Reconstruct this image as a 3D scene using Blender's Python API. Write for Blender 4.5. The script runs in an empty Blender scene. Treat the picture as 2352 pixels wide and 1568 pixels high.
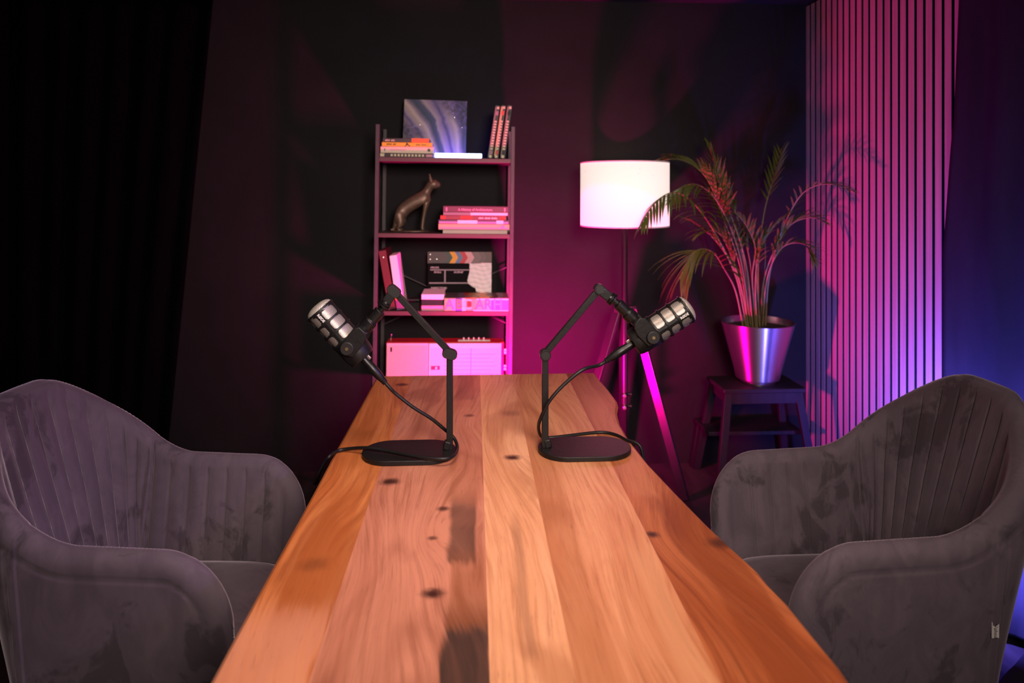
import bpy, bmesh, math, random
import numpy as np
from mathutils import Vector, Matrix

# ------------------------------------------------------------------ camera, world, lights, exposure
SC = bpy.context.scene
COL = SC.collection
CAMZ = 1.45
TH = math.radians(3.176)                       # the camera looks a little to the right of the table's axis
FPX = 1568.0
cd = bpy.data.cameras.new('camera'); cam = bpy.data.objects.new('camera', cd); COL.objects.link(cam)
cam.location = (0, 0, CAMZ); cam.rotation_euler = (math.pi/2, 0, -TH)
cd.lens = 24; cd.sensor_width = 36; cd.shift_y = -345/2352
cd.dof.use_dof = True; cd.dof.focus_distance = 1.84; cd.dof.aperture_fstop = 2.8
cd.clip_start = .05
SC.camera = cam
w = bpy.data.worlds.new('world'); SC.world = w; w.use_nodes = True
w.node_tree.nodes['Background'].inputs[0].default_value = (.35, .25, .45, 1)
w.node_tree.nodes['Background'].inputs[1].default_value = .004
SC.view_settings.view_transform = 'Standard'; SC.view_settings.look = 'None'
SC.view_settings.exposure = 0; SC.view_settings.gamma = 1; SC.view_settings.use_curve_mapping = False

def area(name, loc, target, size, power, color, spread=180, size_y=None):
    l = bpy.data.lights.new(name, 'AREA'); l.energy = power; l.color = color
    l.size = size; l.spread = math.radians(spread)
    if size_y: l.shape = 'RECTANGLE'; l.size_y = size_y
    o = bpy.data.objects.new(name, l); COL.objects.link(o); o.location = loc
    o.rotation_euler = (Vector(target)-Vector(loc)).to_track_quat('-Z', 'Y').to_euler()
    return o
def point(name, loc, power, color, r=.03):
    l = bpy.data.lights.new(name, 'POINT'); l.energy = power; l.color = color; l.shadow_soft_size = r
    o = bpy.data.objects.new(name, l); COL.objects.link(o); o.location = loc; return o
MAG = (1.0, .0, .27); BLU = (.14, .11, 1.0)
MAGP = Vector((.30, 2.80, .40)); BLUP = Vector((1.42, 2.26, .25))
area('key_softbox', (.0, 1.15, 2.40), (.05, 1.60, .75), .8, 9.2, (1.0, .76, .64), 90)
area('violet_wash', (1.45, .75, 1.95), (-1.0, 1.75, .75), .2, 1.4, (.42, .16, 1.0), 46)  # unseen source, added to tint the inside of the left armchair violet
area('front_softbox', (.55, -.55, 2.05), (-.25, 3.0, .9), .8, 21, (1.0, .80, .72), 84)
area('magenta_led', MAGP+Vector((0, .03, .02)), MAGP+Vector((.15, 1, .80)), .10, 76, MAG, 180)
area('blue_led', BLUP+Vector((.03, .0, .03)), BLUP+Vector((.9, .12, .32)), .10, 74, BLU, 180)

def ray(px, py):
    f = Vector((math.sin(TH), math.cos(TH), 0)); r = Vector((math.cos(TH), -math.sin(TH), 0))
    return f + r*((px-1176)/FPX) + Vector((0, 0, 1))*((439-py)/FPX)
C0 = Vector((0, 0, CAMZ))
def PY(px, py, Y): d = ray(px, py); return C0 + d*(Y/d.y)
def PZ(px, py, z): d = ray(px, py); return C0 + d*((z-CAMZ)/d.z)

# ------------------------------------------------------------------ materials
def mat(name, col, rough=.6, metal=0, spec=.5, emit=None, estr=0, coat=0, sheen=0):
    m = bpy.data.materials.new(name); m.use_nodes = True
    b = m.node_tree.nodes['Principled BSDF']
    b.inputs['Base Color'].default_value = (*col, 1); b.inputs['Roughness'].default_value = rough
    b.inputs['Metallic'].default_value = metal; b.inputs['Specular IOR Level'].default_value = spec
    b.inputs['Coat Weight'].default_value = coat; b.inputs['Sheen Weight'].default_value = sheen
    if emit: b.inputs['Emission Color'].default_value = (*emit, 1); b.inputs['Emission Strength'].default_value = estr
    return m
class NT:
    def __init__(s, m): s.m = m; s.t = m.node_tree; s.b = s.t.nodes['Principled BSDF']
    def n(s, k, **kw):
        x = s.t.nodes.new(k)
        for a, v in kw.items(): setattr(x, a, v)
        return x
    def L(s, a, b): s.t.links.new(a, b)
    def put(s, inp, v):
        if isinstance(v, bpy.types.NodeSocket): s.L(v, inp)
        else: inp.default_value = v
    def coord(s, kind='Object'): return s.n('ShaderNodeTexCoord').outputs[kind]
    def m_(s, op, a, b=0.0, c=0.0, clamp=False):
        x = s.n('ShaderNodeMath', operation=op, use_clamp=clamp)
        s.put(x.inputs[0], a); s.put(x.inputs[1], b); s.put(x.inputs[2], c); return x.outputs[0]
    def sep(s, v):
        x = s.n('ShaderNodeSeparateXYZ'); s.L(v, x.inputs[0]); return x.outputs
    def comb(s, a, b, c=0.0):
        x = s.n('ShaderNodeCombineXYZ')
        for i, v in enumerate((a, b, c)): s.put(x.inputs[i], v)
        return x.outputs[0]
    def scale(s, v, sc):
        x = s.n('ShaderNodeMapping'); s.L(v, x.inputs[0]); x.inputs['Scale'].default_value = sc; return x.outputs[0]
    def noise(s, v, sc=5, det=4, rough=.55, dist=0.0):
        x = s.n('ShaderNodeTexNoise'); s.L(v, x.inputs['Vector'])
        x.inputs['Scale'].default_value = sc; x.inputs['Detail'].default_value = det
        x.inputs['Roughness'].default_value = rough; x.inputs['Distortion'].default_value = dist; return x.outputs['Fac']
    def ramp(s, f, stops, interp='LINEAR'):
        x = s.n('ShaderNodeValToRGB'); x.color_ramp.interpolation = interp; s.put(x.inputs[0], f)
        e = x.color_ramp.elements
        while len(e) < len(stops): e.new(.5)
        for i, (p, c) in enumerate(stops): e[i].position = p; e[i].color = (*c, 1) if len(c) == 3 else c
        return x.outputs[0]
    def sstep(s, f, a, b):
        x = s.n('ShaderNodeMapRange', interpolation_type='SMOOTHSTEP'); s.put(x.inputs[0], f)
        x.inputs[1].default_value = a; x.inputs[2].default_value = b; return x.outputs[0]
    def mix(s, f, a, b, mode='MIX'):
        x = s.n('ShaderNodeMix', data_type='RGBA', blend_type=mode)
        s.put(x.inputs[0], f)
        for i, v in ((6, a), (7, b)):
            s.put(x.inputs[i], v if isinstance(v, bpy.types.NodeSocket) else (*v, 1))
        return x.outputs[2]
    def bump(s, h, st=.2, d=.01):
        x = s.n('ShaderNodeBump'); s.L(h, x.inputs['Height']); x.inputs['Strength'].default_value = st
        x.inputs['Distance'].default_value = d; s.L(x.outputs[0], s.b.inputs['Normal'])
    def base(s, c): s.L(c, s.b.inputs['Base Color'])

M = {}
def noisy(name, c1, c2, sc=(6, 6, 6), rough=.7, **k):
    m = mat(name, c1, rough, **k); t = NT(m)
    f = t.noise(t.scale(t.coord(), sc), 1, 5, .6)
    t.base(t.mix(t.sstep(f, .35, .65), c1, c2)); t.bump(f, .08, .01); return m
M['wall'] = noisy('dark_wall_paint', (.011, .0095, .011), (.0135, .012, .0135), (3, 3, 3), .68, spec=.14)
M['ceil'] = noisy('dark_ceiling_paint', (.018, .016, .018), (.022, .02, .022), (3, 3, 3), .8, spec=.2)
M['floor'] = noisy('dark_floor', (.022, .018, .018), (.045, .036, .036), (14, 3, 1), .5, spec=.35)
M['curtain'] = noisy('black_curtain_cloth', (.0016, .0015, .002), (.0024, .0022, .003), (8, 8, 2), .95, spec=.02)
M['drape'] = noisy('navy_black_drape_cloth', (.016, .016, .020), (.020, .020, .025), (8, 8, 2), .9, spec=.08)
M['felt'] = mat('black_felt', (.008, .008, .009), .95, spec=.1)
M['blackmetal'] = noisy('black_powder_coat', (.0060, .0058, .0055), (.0080, .0076, .0072), (90, 90, 90), .44, spec=.28)
M['blackplastic'] = noisy('black_plastic', (.0045, .0044, .0044), (.006, .0058, .0056), (60, 60, 60), .36, spec=.35)
M['rubber'] = mat('black_cable_rubber', (.006, .0056, .0056), .45, spec=.35)
M['darkgrey'] = mat('dark_grey_cap', (.011, .0105, .010), .5, spec=.35)
M['steel'] = mat('bright_steel', (.75, .70, .62), .3, 1)
M['brass'] = mat('brass_insert', (.55, .40, .20), .35, 1)
M['white'] = mat('white_lettering', (.8, .78, .75), .6)
M['greymetal'] = noisy('shelf_grey_metal', (.060, .052, .056), (.075, .064, .068), (20, 20, 20), .5, spec=.4)
M['board'] = noisy('shelf_board_dark', (.080, .042, .044), (.10, .052, .054), (3, 40, 40), .5)
M['stool'] = noisy('black_stained_wood', (.009, .0085, .010), (.013, .012, .014), (40, 40, 4), .6, spec=.25)
M['legwood'] = noisy('satin_black_leg', (.010, .009, .0105), (.013, .012, .0135), (30, 30, 3), .36, spec=.9)

def velvet():
    m = mat('mauve_grey_velvet', (.1, .09, .1), .85, spec=.15, sheen=.55); t = NT(m)
    m.node_tree.nodes['Principled BSDF'].inputs['Sheen Roughness'].default_value = .35
    m.node_tree.nodes['Principled BSDF'].inputs['Sheen Tint'].default_value = (.80, .70, .78, 1)
    c = t.coord()
    a = t.noise(t.scale(c, (5.5, 5.5, 3.6)), 1, 5, .62, .8)
    b = t.noise(t.scale(c, (14, 14, 7)), 1, 4, .6, 1.2)
    d = t.noise(c, 700, 2)
    dark = t.m_('MULTIPLY', t.sstep(a, .50, .60), t.sstep(b, .42, .56))
    col = t.mix(t.sstep(b, .3, .7), (.084, .064, .080), (.114, .087, .105))
    col = t.mix(t.m_('MULTIPLY', dark, .72), col, (.030, .023, .028))
    col = t.mix(t.m_('MULTIPLY', d, .35), col, (.045, .037, .042))
    t.base(col); t.bump(d, .12, .001)
    return m
M['velvet'] = velvet()

def wood(name, c1, c2, c3, seed, knots=(), patches=(), rings=10):
    m = mat(name, c1, .40, spec=.42); t = NT(m)
    s = t.sep(t.coord()); x, y = s[0], s[1]
    low = t.noise(t.comb(t.m_('MULTIPLY', x, 3.2), t.m_('MULTIPLY_ADD', y, 1.25, seed), seed), 1, 2, .5)
    xw = t.m_('MULTIPLY_ADD', t.m_('SUBTRACT', low, .5), .13, x)
    kd = None
    for kx, ky, kr, dark in knots:
        dx = t.m_('SUBTRACT', x, kx); dy = t.m_('MULTIPLY', t.m_('SUBTRACT', y, ky), .48)
        r2 = t.m_('ADD', t.m_('MULTIPLY', dx, dx), t.m_('MULTIPLY', dy, dy))
        g = t.m_('POWER', 2.718, t.m_('MULTIPLY', r2, -1/(kr*2.6)**2))
        xw = t.m_('ADD', xw, t.m_('MULTIPLY', g, kr*1.3))
        wob = t.noise(t.comb(t.m_('MULTIPLY', x, 60), t.m_('MULTIPLY', y, 60), seed), 1, 2)
        rr = t.m_('SQRT', t.m_('ADD', t.m_('MULTIPLY', dx, t.m_('MULTIPLY', dx, .45)), t.m_('MULTIPLY', dy, t.m_('MULTIPLY', dy, 3.0))))
        core = t.m_('MULTIPLY', t.sstep(t.m_('MULTIPLY_ADD', wob, kr*.25, rr), kr*.62, kr*.20), dark)
        kd = core if kd is None else t.m_('MAXIMUM', kd, core)
    v1 = t.comb(t.m_('MULTIPLY', xw, 14), t.m_('MULTIPLY_ADD', y, 1.1, seed*3), seed)
    broad = t.noise(v1, 1, 4, .6, .5)
    v2 = t.comb(t.m_('MULTIPLY', xw, 95), t.m_('MULTIPLY_ADD', y, 4.0, seed), seed)
    fine = t.noise(v2, 1, 5, .65, .3)
    v3 = t.comb(t.m_('MULTIPLY', xw, 330), t.m_('MULTIPLY', y, 16), seed)
    pore = t.noise(v3, 1, 3, .6)
    ring = t.m_('FRACT', t.m_('MULTIPLY', t.m_('ADD', xw, t.m_('MULTIPLY', broad, .05)), rings*4.0))
    ring = t.m_('MULTIPLY', t.sstep(ring, .72, .96), t.sstep(ring, 1.0, .965))
    col = t.mix(t.sstep(broad, .34, .66), c1, c2)
    col = t.mix(t.m_('MULTIPLY', t.sstep(fine, .45, .72), .62), col, c3)
    col = t.mix(t.m_('MULTIPLY', ring, .20), col, c3)
    big = t.noise(t.comb(t.m_('MULTIPLY', xw, 5), t.m_('MULTIPLY_ADD', y, 1.7, seed*5), 2.0), 1, 3, .5, 1.0)
    col = t.mix(t.m_('MULTIPLY', t.sstep(big, .52, .66), .55), col, c3)
    for (x0, x1, y0, y1, st, pc) in patches:
        wob = t.m_('MULTIPLY', t.m_('SUBTRACT', fine, .5), .022)
        wx = t.m_('ADD', t.m_('ADD', x, wob), t.m_('MULTIPLY', t.m_('SUBTRACT', broad, .5), .045))
        wy = t.m_('ADD', y, t.m_('MULTIPLY', t.m_('SUBTRACT', pore, .5), .07))
        k = t.m_('MULTIPLY', t.sstep(wx, x0-.006, x0+.008), t.sstep(wx, x1+.006, x1-.004))
        k = t.m_('MULTIPLY', k, t.m_('MULTIPLY', t.sstep(wy, y0-.02, y0+.015), t.sstep(wy, y1+.10, y1-.03)))
        col = t.mix(t.m_('MULTIPLY', k, t.m_('MULTIPLY_ADD', fine, .5, st-.25)), col, pc)
    col = t.mix(t.m_('MULTIPLY', t.sstep(pore, .60, .74), .38), col, tuple(v*.45 for v in c3))
    if kd is not None: col = t.mix(kd, col, (.045, .014, .008))
    t.base(col); t.bump(t.m_('ADD', fine, pore), .05, .002)
    t.L(t.m_('MULTIPLY_ADD', fine, .16, .34), t.b.inputs['Roughness'])
    return m

# ------------------------------------------------------------------ mesh helpers
class MB:
    def __init__(s): s.v = []; s.f = []; s.mi = []
    def add(s, vs, fs, mi=0):
        o = len(s.v); s.v += [tuple(v) for v in vs]; s.f += [tuple(i+o for i in f) for f in fs]; s.mi += [mi]*len(fs); return s
    def box(s, a, b, mi=0, X=None):
        x0, y0, z0 = a; x1, y1, z1 = b
        vs = [Vector(p) for p in ((x0,y0,z0),(x1,y0,z0),(x1,y1,z0),(x0,y1,z0),(x0,y0,z1),(x1,y0,z1),(x1,y1,z1),(x0,y1,z1))]
        if X: vs = [X @ v for v in vs]
        return s.add(vs, [(0,3,2,1),(4,5,6,7),(0,1,5,4),(1,2,6,5),(2,3,7,6),(3,0,4,7)], mi)
    def beam(s, p0, p1, wa, wb, side, mi=0):
        """rectangular bar from p0 to p1; side = direction of width wa"""
        p0 = Vector(p0); p1 = Vector(p1); d = (p1-p0).normalized(); a = Vector(side); a = (a-d*a.dot(d)).normalized(); b = d.cross(a)
        vs = [p+a*(i*wa/2)+b*(j*wb/2) for p in (p0, p1) for i, j in ((-1,-1),(1,-1),(1,1),(-1,1))]
        return s.add(vs, [(0,3,2,1),(4,5,6,7),(0,1,5,4),(1,2,6,5),(2,3,7,6),(3,0,4,7)], mi)
    def lathe(s, prof, n=32, X=None, mi=0, cap=True):
        X = X or Matrix(); vs = []; fs = []
        for r, z in prof:
            for k in range(n):
                a = 2*math.pi*k/n; vs.append(X @ Vector((r*math.cos(a), r*math.sin(a), z)))
        for i in range(len(prof)-1):
            for k in range(n):
                k2 = (k+1) % n; fs.append((i*n+k, i*n+k2, (i+1)*n+k2, (i+1)*n+k))
        if cap:
            fs.append(tuple(range(n-1, -1, -1))); fs.append(tuple((len(prof)-1)*n+k for k in range(n)))
        return s.add(vs, fs, mi)
    def cyl(s, p0, p1, r0, r1=None, n=24, mi=0):
        p0 = Vector(p0); p1 = Vector(p1); r1 = r0 if r1 is None else r1
        X = Matrix.Translation(p0) @ (p1-p0).to_track_quat('Z', 'Y').to_matrix().to_4x4()
        L = (p1-p0).length
        return s.lathe([(r0, 0), (r1, L)], n, X, mi)
    def tube(s, pts, r, n=10, mi=0, cap=True):
        pts = [Vector(p) for p in pts]; rs = r if hasattr(r, '__len__') else [r]*len(pts)
        vs = []; fs = []; up = None
        for i, p in enumerate(pts):
            d = (pts[min(i+1, len(pts)-1)]-pts[max(i-1, 0)]).normalized()
            if up is None: up = d.orthogonal().normalized()
            up = (up-d*up.dot(d)).normalized(); b = d.cross(up)
            for k in range(n):
                a = 2*math.pi*k/n; vs.append(p+(up*math.cos(a)+b*math.sin(a))*rs[i])
        for i in range(len(pts)-1):
            for k in range(n):
                k2 = (k+1) % n; fs.append((i*n+k, i*n+k2, (i+1)*n+k2, (i+1)*n+k))
        if cap: fs.append(tuple(range(n-1, -1, -1))); fs.append(tuple((len(pts)-1)*n+k for k in range(n)))
        return s.add(vs, fs, mi)
    def prism(s, poly, a, b, axis='z', X=None, mi=0):
        """poly = 2D outline; extruded from a to b along axis"""
        def p3(u, v, h): return {'z': (u, v, h), 'y': (u, h, v), 'x': (h, u, v)}[axis]
        vs = [Vector(p3(u, v, a)) for u, v in poly]+[Vector(p3(u, v, b)) for u, v in poly]
        if X: vs = [X @ v for v in vs]
        n = len(poly)
        return s.add(vs, [tuple(range(n-1, -1, -1)), tuple(range(n, 2*n))]+[(i, (i+1) % n, n+(i+1) % n, n+i) for i in range(n)], mi)
    def build(s, name, mats, parent=None, smooth=True, bevel=0, seg=2, sub=0, X=None, angle=40):
        me = bpy.data.meshes.new(name); me.from_pydata(s.v, [], s.f)
        for m in (mats if isinstance(mats, (list, tuple)) else [mats]): me.materials.append(m)
        me.polygons.foreach_set('material_index', s.mi)
        bm = bmesh.new(); bm.from_mesh(me); bmesh.ops.recalc_face_normals(bm, faces=bm.faces)
        if smooth:
            for e in bm.edges:
                if len(e.link_faces) == 2 and e.calc_face_angle(0) > math.radians(angle): e.smooth = False
            for f in bm.faces: f.smooth = True
        bm.to_mesh(me); bm.free()
        o = bpy.data.objects.new(name, me); COL.objects.link(o)
        if parent: o.parent = parent
        if X: o.matrix_basis = X
        if bevel:
            b = o.modifiers.new('bevel', 'BEVEL'); b.width = bevel; b.segments = seg; b.limit_method = 'ANGLE'; b.angle_limit = math.radians(35)
        if sub:
            b = o.modifiers.new('sub', 'SUBSURF'); b.levels = sub; b.render_levels = sub
        return o
def tag(o, label=None, cat=None, group=None, kind=None):
    if label: o['label'] = label
    if cat: o['category'] = cat
    if group: o['group'] = group
    if kind: o['kind'] = kind
    return o
def empty(name, label, cat, X=None, group=None):
    o = bpy.data.objects.new(name, None); COL.objects.link(o); o.empty_display_size = .05
    if X is not None: o.matrix_basis = X if isinstance(X, Matrix) else Matrix.Translation(Vector(X))
    return tag(o, label, cat, group)
def crv(pts, n=12):
    """Catmull-Rom through points"""
    P = [Vector(p) for p in pts]; P = [P[0]*2-P[1]]+P+[P[-1]*2-P[-2]]; out = []
    for i in range(1, len(P)-2):
        for k in range(n):
            t = k/n; a, b, c, d = P[i-1:i+3]
            out.append(.5*((2*b)+(c-a)*t+(2*a-5*b+4*c-d)*t*t+(3*b-a-3*c+d)*t**3))
    out.append(P[-2]); return out
def frame(o, z, x):
    z = Vector(z).normalized(); x = Vector(x); x = (x-z*x.dot(z)).normalized(); y = z.cross(x)
    m = Matrix((x, y, z)).transposed().to_4x4(); m.translation = Vector(o); return m
def text(s, size, name, material, parent, X, extrude=.0006, align='CENTER', shear=0, sx=1.0, spacing=1.0, bold=0):
    c = bpy.data.curves.new('t', 'FONT'); c.body = s; c.size = size; c.extrude = extrude; c.align_x = align; c.align_y = 'CENTER'
    c.shear = shear; c.space_character = spacing; c.resolution_u = 3; c.offset = bold
    t = bpy.data.objects.new('t', c); COL.objects.link(t)
    dg = bpy.context.evaluated_depsgraph_get(); me = bpy.data.meshes.new_from_object(t.evaluated_get(dg))
    bpy.data.objects.remove(t); bpy.data.curves.remove(c)
    for v in me.vertices: v.co.x *= sx
    me.materials.clear(); me.materials.append(material); me.name = name
    o = bpy.data.objects.new(name, me); COL.objects.link(o); o.parent = parent; o.matrix_basis = X
    return o

# ------------------------------------------------------------------ the room
YW = PZ(1540, 1064, 0).y                      # back wall
XW = PY(1852, 500, YW).x + .022               # right wall, behind the slats
H = 2.455
XL = -2.3; YN = -.9
def struct(name, bm, m, **k): return tag(bm.build(name, m, **k), kind='structure')
struct('floor', MB().box((XL-.1, YN-.1, -.05), (XW+.1, YW+.1, 0)), M['floor'])
struct('ceiling', MB().box((XL-.1, YN-.1, H), (XW+.1, YW+.1, H+.05)), M['ceil'])
struct('wall_back', MB().box((XL-.1, YW, 0), (XW+.1, YW+.1, H)), M['wall'])
struct('wall_right', MB().box((XW, YN, 0), (XW+.1, YW, H)), M['wall'])
struct('wall_left', MB().box((XL-.1, YN, 0), (XL, YW, H)), M['curtain'])
struct('wall_front', MB().box((XL-.1, YN-.1, 0), (XW+.1, YN, H)), M['curtain'])

# slatted wall panel on the right wall
m = mat('light_oak_slat', (.5, .38, .28), .5); t = NT(m)
f = t.noise(t.scale(t.coord(), (40, 40, 1.5)), 1, 5, .6)
t.base(t.mix(t.sstep(f, .3, .7), (.42, .265, .25), (.32, .20, .19))); M['oak'] = m
def slatY(px): return PY(px, 439, 1).x and (lambda X: (ray(px, 439).y/ray(px, 439).x)*X)(XW-.022)
sp = empty('slat_wall_panel', 'tall panel of narrow upright wooden slats on black felt, lit pink to lavender, on the right wall', 'wall panel', (XW, (slatY(1855)+slatY(2178))/2, 0))
ya, yb = slatY(1855.5), slatY(2177.6); pitch = (ya-yb)/20
sl = MB()
for i in range(22):
    y = ya-pitch*i
    sl.box((-.0215, y-.0185-sp.location.y, .004), (-.009, y+.0185-sp.location.y, H-.012), 1)
    sl.box((-.0225, y-.0185-sp.location.y, .004), (-.0215, y+.0185-sp.location.y, H-.012), 0)
sl.build('slats', [M['oak'], M['felt']], sp)
MB().box((-.009, yb-pitch-.03-sp.location.y, .002), (0, ya+.03-sp.location.y, H-.01)).build('felt_backing', M['felt'], sp)

# dark drape hanging along the right wall, its foot gathered on the floor
def drape():
    b = MB(); ny, nz = 90, 70; vs = []; fs = []
    for j in range(nz+1):
        z = .02+(H-.05)*(j/nz)**1.25
        y1 = yb-.036-pitch*.32+.052*max(0, min(1, (1.72-z)/.5))-(pitch*.95)*max(0, min(1, (z-1.62)/.85))
        for i in range(ny+1):
            u = i/ny; y = y1-u*(y1-.7)
            fold = .010*math.sin(u*31+.6*math.sin(z*1.3))*min(1, u*9)+.006*math.sin(u*67+z)*min(1, u*9)
            foot = math.exp(-(z/.13)**2)
            x = XW-.040+fold*(1+.5*foot)-foot*(.17+.10*math.sin(u*17+1.0)+.05*math.sin(u*43))
            zz = z+foot*.035*math.sin(u*23+2)*(1 if z > .05 else .3)
            vs.append((x, y, max(zz, .008)))
    for j in range(nz):
        for i in range(ny):
            a = j*(ny+1)+i; fs.append((a, a+1, a+ny+2, a+ny+1))
    b.add(vs, fs); return b
o = drape().build('drape', M['drape'], smooth=True, angle=180)
md = o.modifiers.new('s', 'SOLIDIFY'); md.thickness = .003
tag(o, 'dark blue-lit drape hanging along the right wall beside the slats, foot gathered on the floor', 'curtain')
# black curtain on the left
def curtain():
    b = MB(); vs = []; fs = []; n, nz = 200, 24
    pa, pb = PY(492, 0, YW-.06), PY(405, 860, YW-.06)
    for j in range(nz+1):
        z = .01+(H-.03)*j/nz
        xr = pb.x+(pa.x-pb.x)*(z-pb.z)/(pa.z-pb.z)
        for i in range(n+1):
            u = i/n; x = XL+.05+u*(xr-XL-.05)
            vs.append((x, YW-.07-.011*math.sin(u*40+.3*math.sin(z*2))-.010*math.sin(u*17+1), z))
    for j in range(nz):
        for i in range(n):
            a = j*(n+1)+i; fs.append((a, a+1, a+n+2, a+n+1))
    return b.add(vs, fs)
o = curtain().build('curtain', M['curtain'], angle=180)
md = o.modifiers.new('s', 'SOLIDIFY'); md.thickness = .004
tag(o, 'black full-height curtain with soft folds at the left of the back wall', 'curtain')

# ------------------------------------------------------------------ table
TZ = .75
tb = empty('dining_table', 'long live-edge wooden plank table in orange and red-brown boards, two microphones on it', 'table', (0, 1.55, 0))
K = .7/1129
def uv(px, py):  p = PZ(px, py, TZ); return p.x, p.y
Lp = [uv(*q) for q in ((865,864),(822,942),(775,1026),(738,1096),(700,1166),(640,1275),(560,1420),(480,1568))]
Rp = [uv(*q) for q in ((1374,866),(1397,892),(1417,919),(1420,930),(1417,947),(1424,972),(1443,1004),(1487,1060),(1550,1126),(1625,1202),(1682,1255),(1739,1306),(1764,1337),(1808,1381),(1864,1450),(1927,1526),(1956,1568))]
YE = .50
Lp.append((Lp[-1][0]+.004, YE)); Rp.append((Rp[-1][0]-.01, .75)); Rp.append((Rp[-1][0]+.01, YE))
def edge_at(P, y):
    for (xa, ya_), (xb, yb_) in zip(P, P[1:]):
        if yb_ <= y <= ya_: return xb+(xa-xb)*(y-yb_)/(ya_-yb_)
    return P[-1][0] if y < P[-1][1] else P[0][0]
seams = [-.236, .0225, .146, .352]
DK = (.050, .026, .018)
W = [wood('board_wood_left', (.56,.20,.060), (.44,.125,.030), (.24,.052,.012), 1.3, [(-.262,2.49,.05,1), (-.30,1.30,.06,.35)], [(-.50,-.24,.3,1.12,.55,(.66,.29,.17)), (-.335,-.262,1.17,1.60,.55,(.34,.085,.018)), (-.345,-.29,1.75,2.3,.4,(.36,.10,.022))], rings=9),
     wood('board_wood_streaked', (.53,.215,.125), (.41,.145,.078), (.22,.065,.032), 4.1,
          [(-.0716,1.194,.040,1), (-.202,1.66,.050,1), (-.0665,1.512,.030,.9), (-.085,1.385,.022,.8), (-.015,2.135,.035,.8)],
          [(-.058,.0,1.29,1.52,.85,(.085,.038,.022)), (-.052,.021,.3,1.10,.95,DK), (-.05,.018,1.10,1.27,.6,(.22,.065,.020)), (-.06,.012,1.54,1.78,.4,(.26,.085,.03)), (-.06,.0,2.3,2.62,.45,(.14,.05,.03)), (-.20,-.12,.3,1.2,.35,(.36,.13,.07))], rings=16),
     wood('board_wood_pale', (.74,.38,.20), (.64,.30,.14), (.38,.14,.055), 7.7, [(.100,1.793,.045,1), (.115,2.15,.07,.35)],
          [(.080,.100,1.02,1.42,.5,(.22,.09,.045)), (.035,.07,1.35,1.75,.3,(.50,.21,.09))], rings=8),
     wood('board_wood_middle', (.62,.28,.135), (.49,.185,.08), (.30,.095,.035), 2.9, [(.26,2.45,.05,.3)], [(.13,.205,.3,2.0,.50,(.38,.135,.05)), (.30,.345,.3,1.3,.3,(.66,.34,.17))], rings=14),
     wood('board_wood_right', (.42,.125,.042), (.29,.068,.018), (.13,.025,.008), 5.5, [(.362,1.374,.032,1), (.489,1.334,.055,.8)], [(.425,.505,.3,1.50,.62,(.20,.042,.011)), (.36,.42,1.55,2.5,.3,(.52,.20,.09))], rings=13)]
def table_board(i):
    """each board is its own strip of the top; the outer ones follow the live edge"""
    ys = sorted(set([YE]+[round(YE+k*(Lp[0][1]-YE)/60, 4) for k in range(61)]+[p[1] for p in Rp[:-1]]))
    ys = [y for y in ys if y <= Lp[0][1]+1e-6]
    top = []
    for y in ys:
        xa = edge_at(Lp, y) if i == 0 else seams[i-1]
        re = edge_at(Rp, y) if y <= Rp[0][1] else Rp[0][0]
        xb = min(seams[i], re) if i < 4 else re
        top.append((xa, xb, y))
    b = MB(); n = len(top)
    for xa, xb, y in top:
        l2 = .006 if i == 0 else 0; r2 = .010 if i == 4 else 0
        ring = [(xa+l2*1.2, TZ), (xb-r2*.8, TZ), (xb, TZ-.007), (xb-r2*2, TZ-.042), (xa+l2*2, TZ-.042), (xa, TZ-.006)]
        b.v += [(q[0]-tb.location.x, y-tb.location.y, q[1]) for q in ring]
    for k in range(n-1):
        for j in range(6):
            b.f.append((k*6+j, k*6+(j+1) % 6, (k+1)*6+(j+1) % 6, (k+1)*6+j)); b.mi.append(0)
    b.f += [tuple(range(6)), tuple((n-1)*6+j for j in range(5, -1, -1))]; b.mi += [0, 0]
    # object coordinates must read as room coordinates
    for k, (x, y, z) in enumerate(b.v): b.v[k] = (x+tb.location.x, y+tb.location.y, z)
    o = b.build('board', W[i], tb, angle=25); o.location = (0, -tb.location.y, 0); return o
for i in range(5): table_board(i)
for y in (.85, 2.3):
    b = MB()
    b.box((-.22, y-.03-1.55, .67), (.38, y+.03-1.55, .706)); b.build('crossbar', M['blackmetal'], tb, bevel=.003)
    for x in (-.19, .35):
        MB().box((x-.03, y-.03-1.55, 0), (x+.03, y+.03-1.55, .68)).build('leg', M['blackmetal'], tb, bevel=.003)

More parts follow.
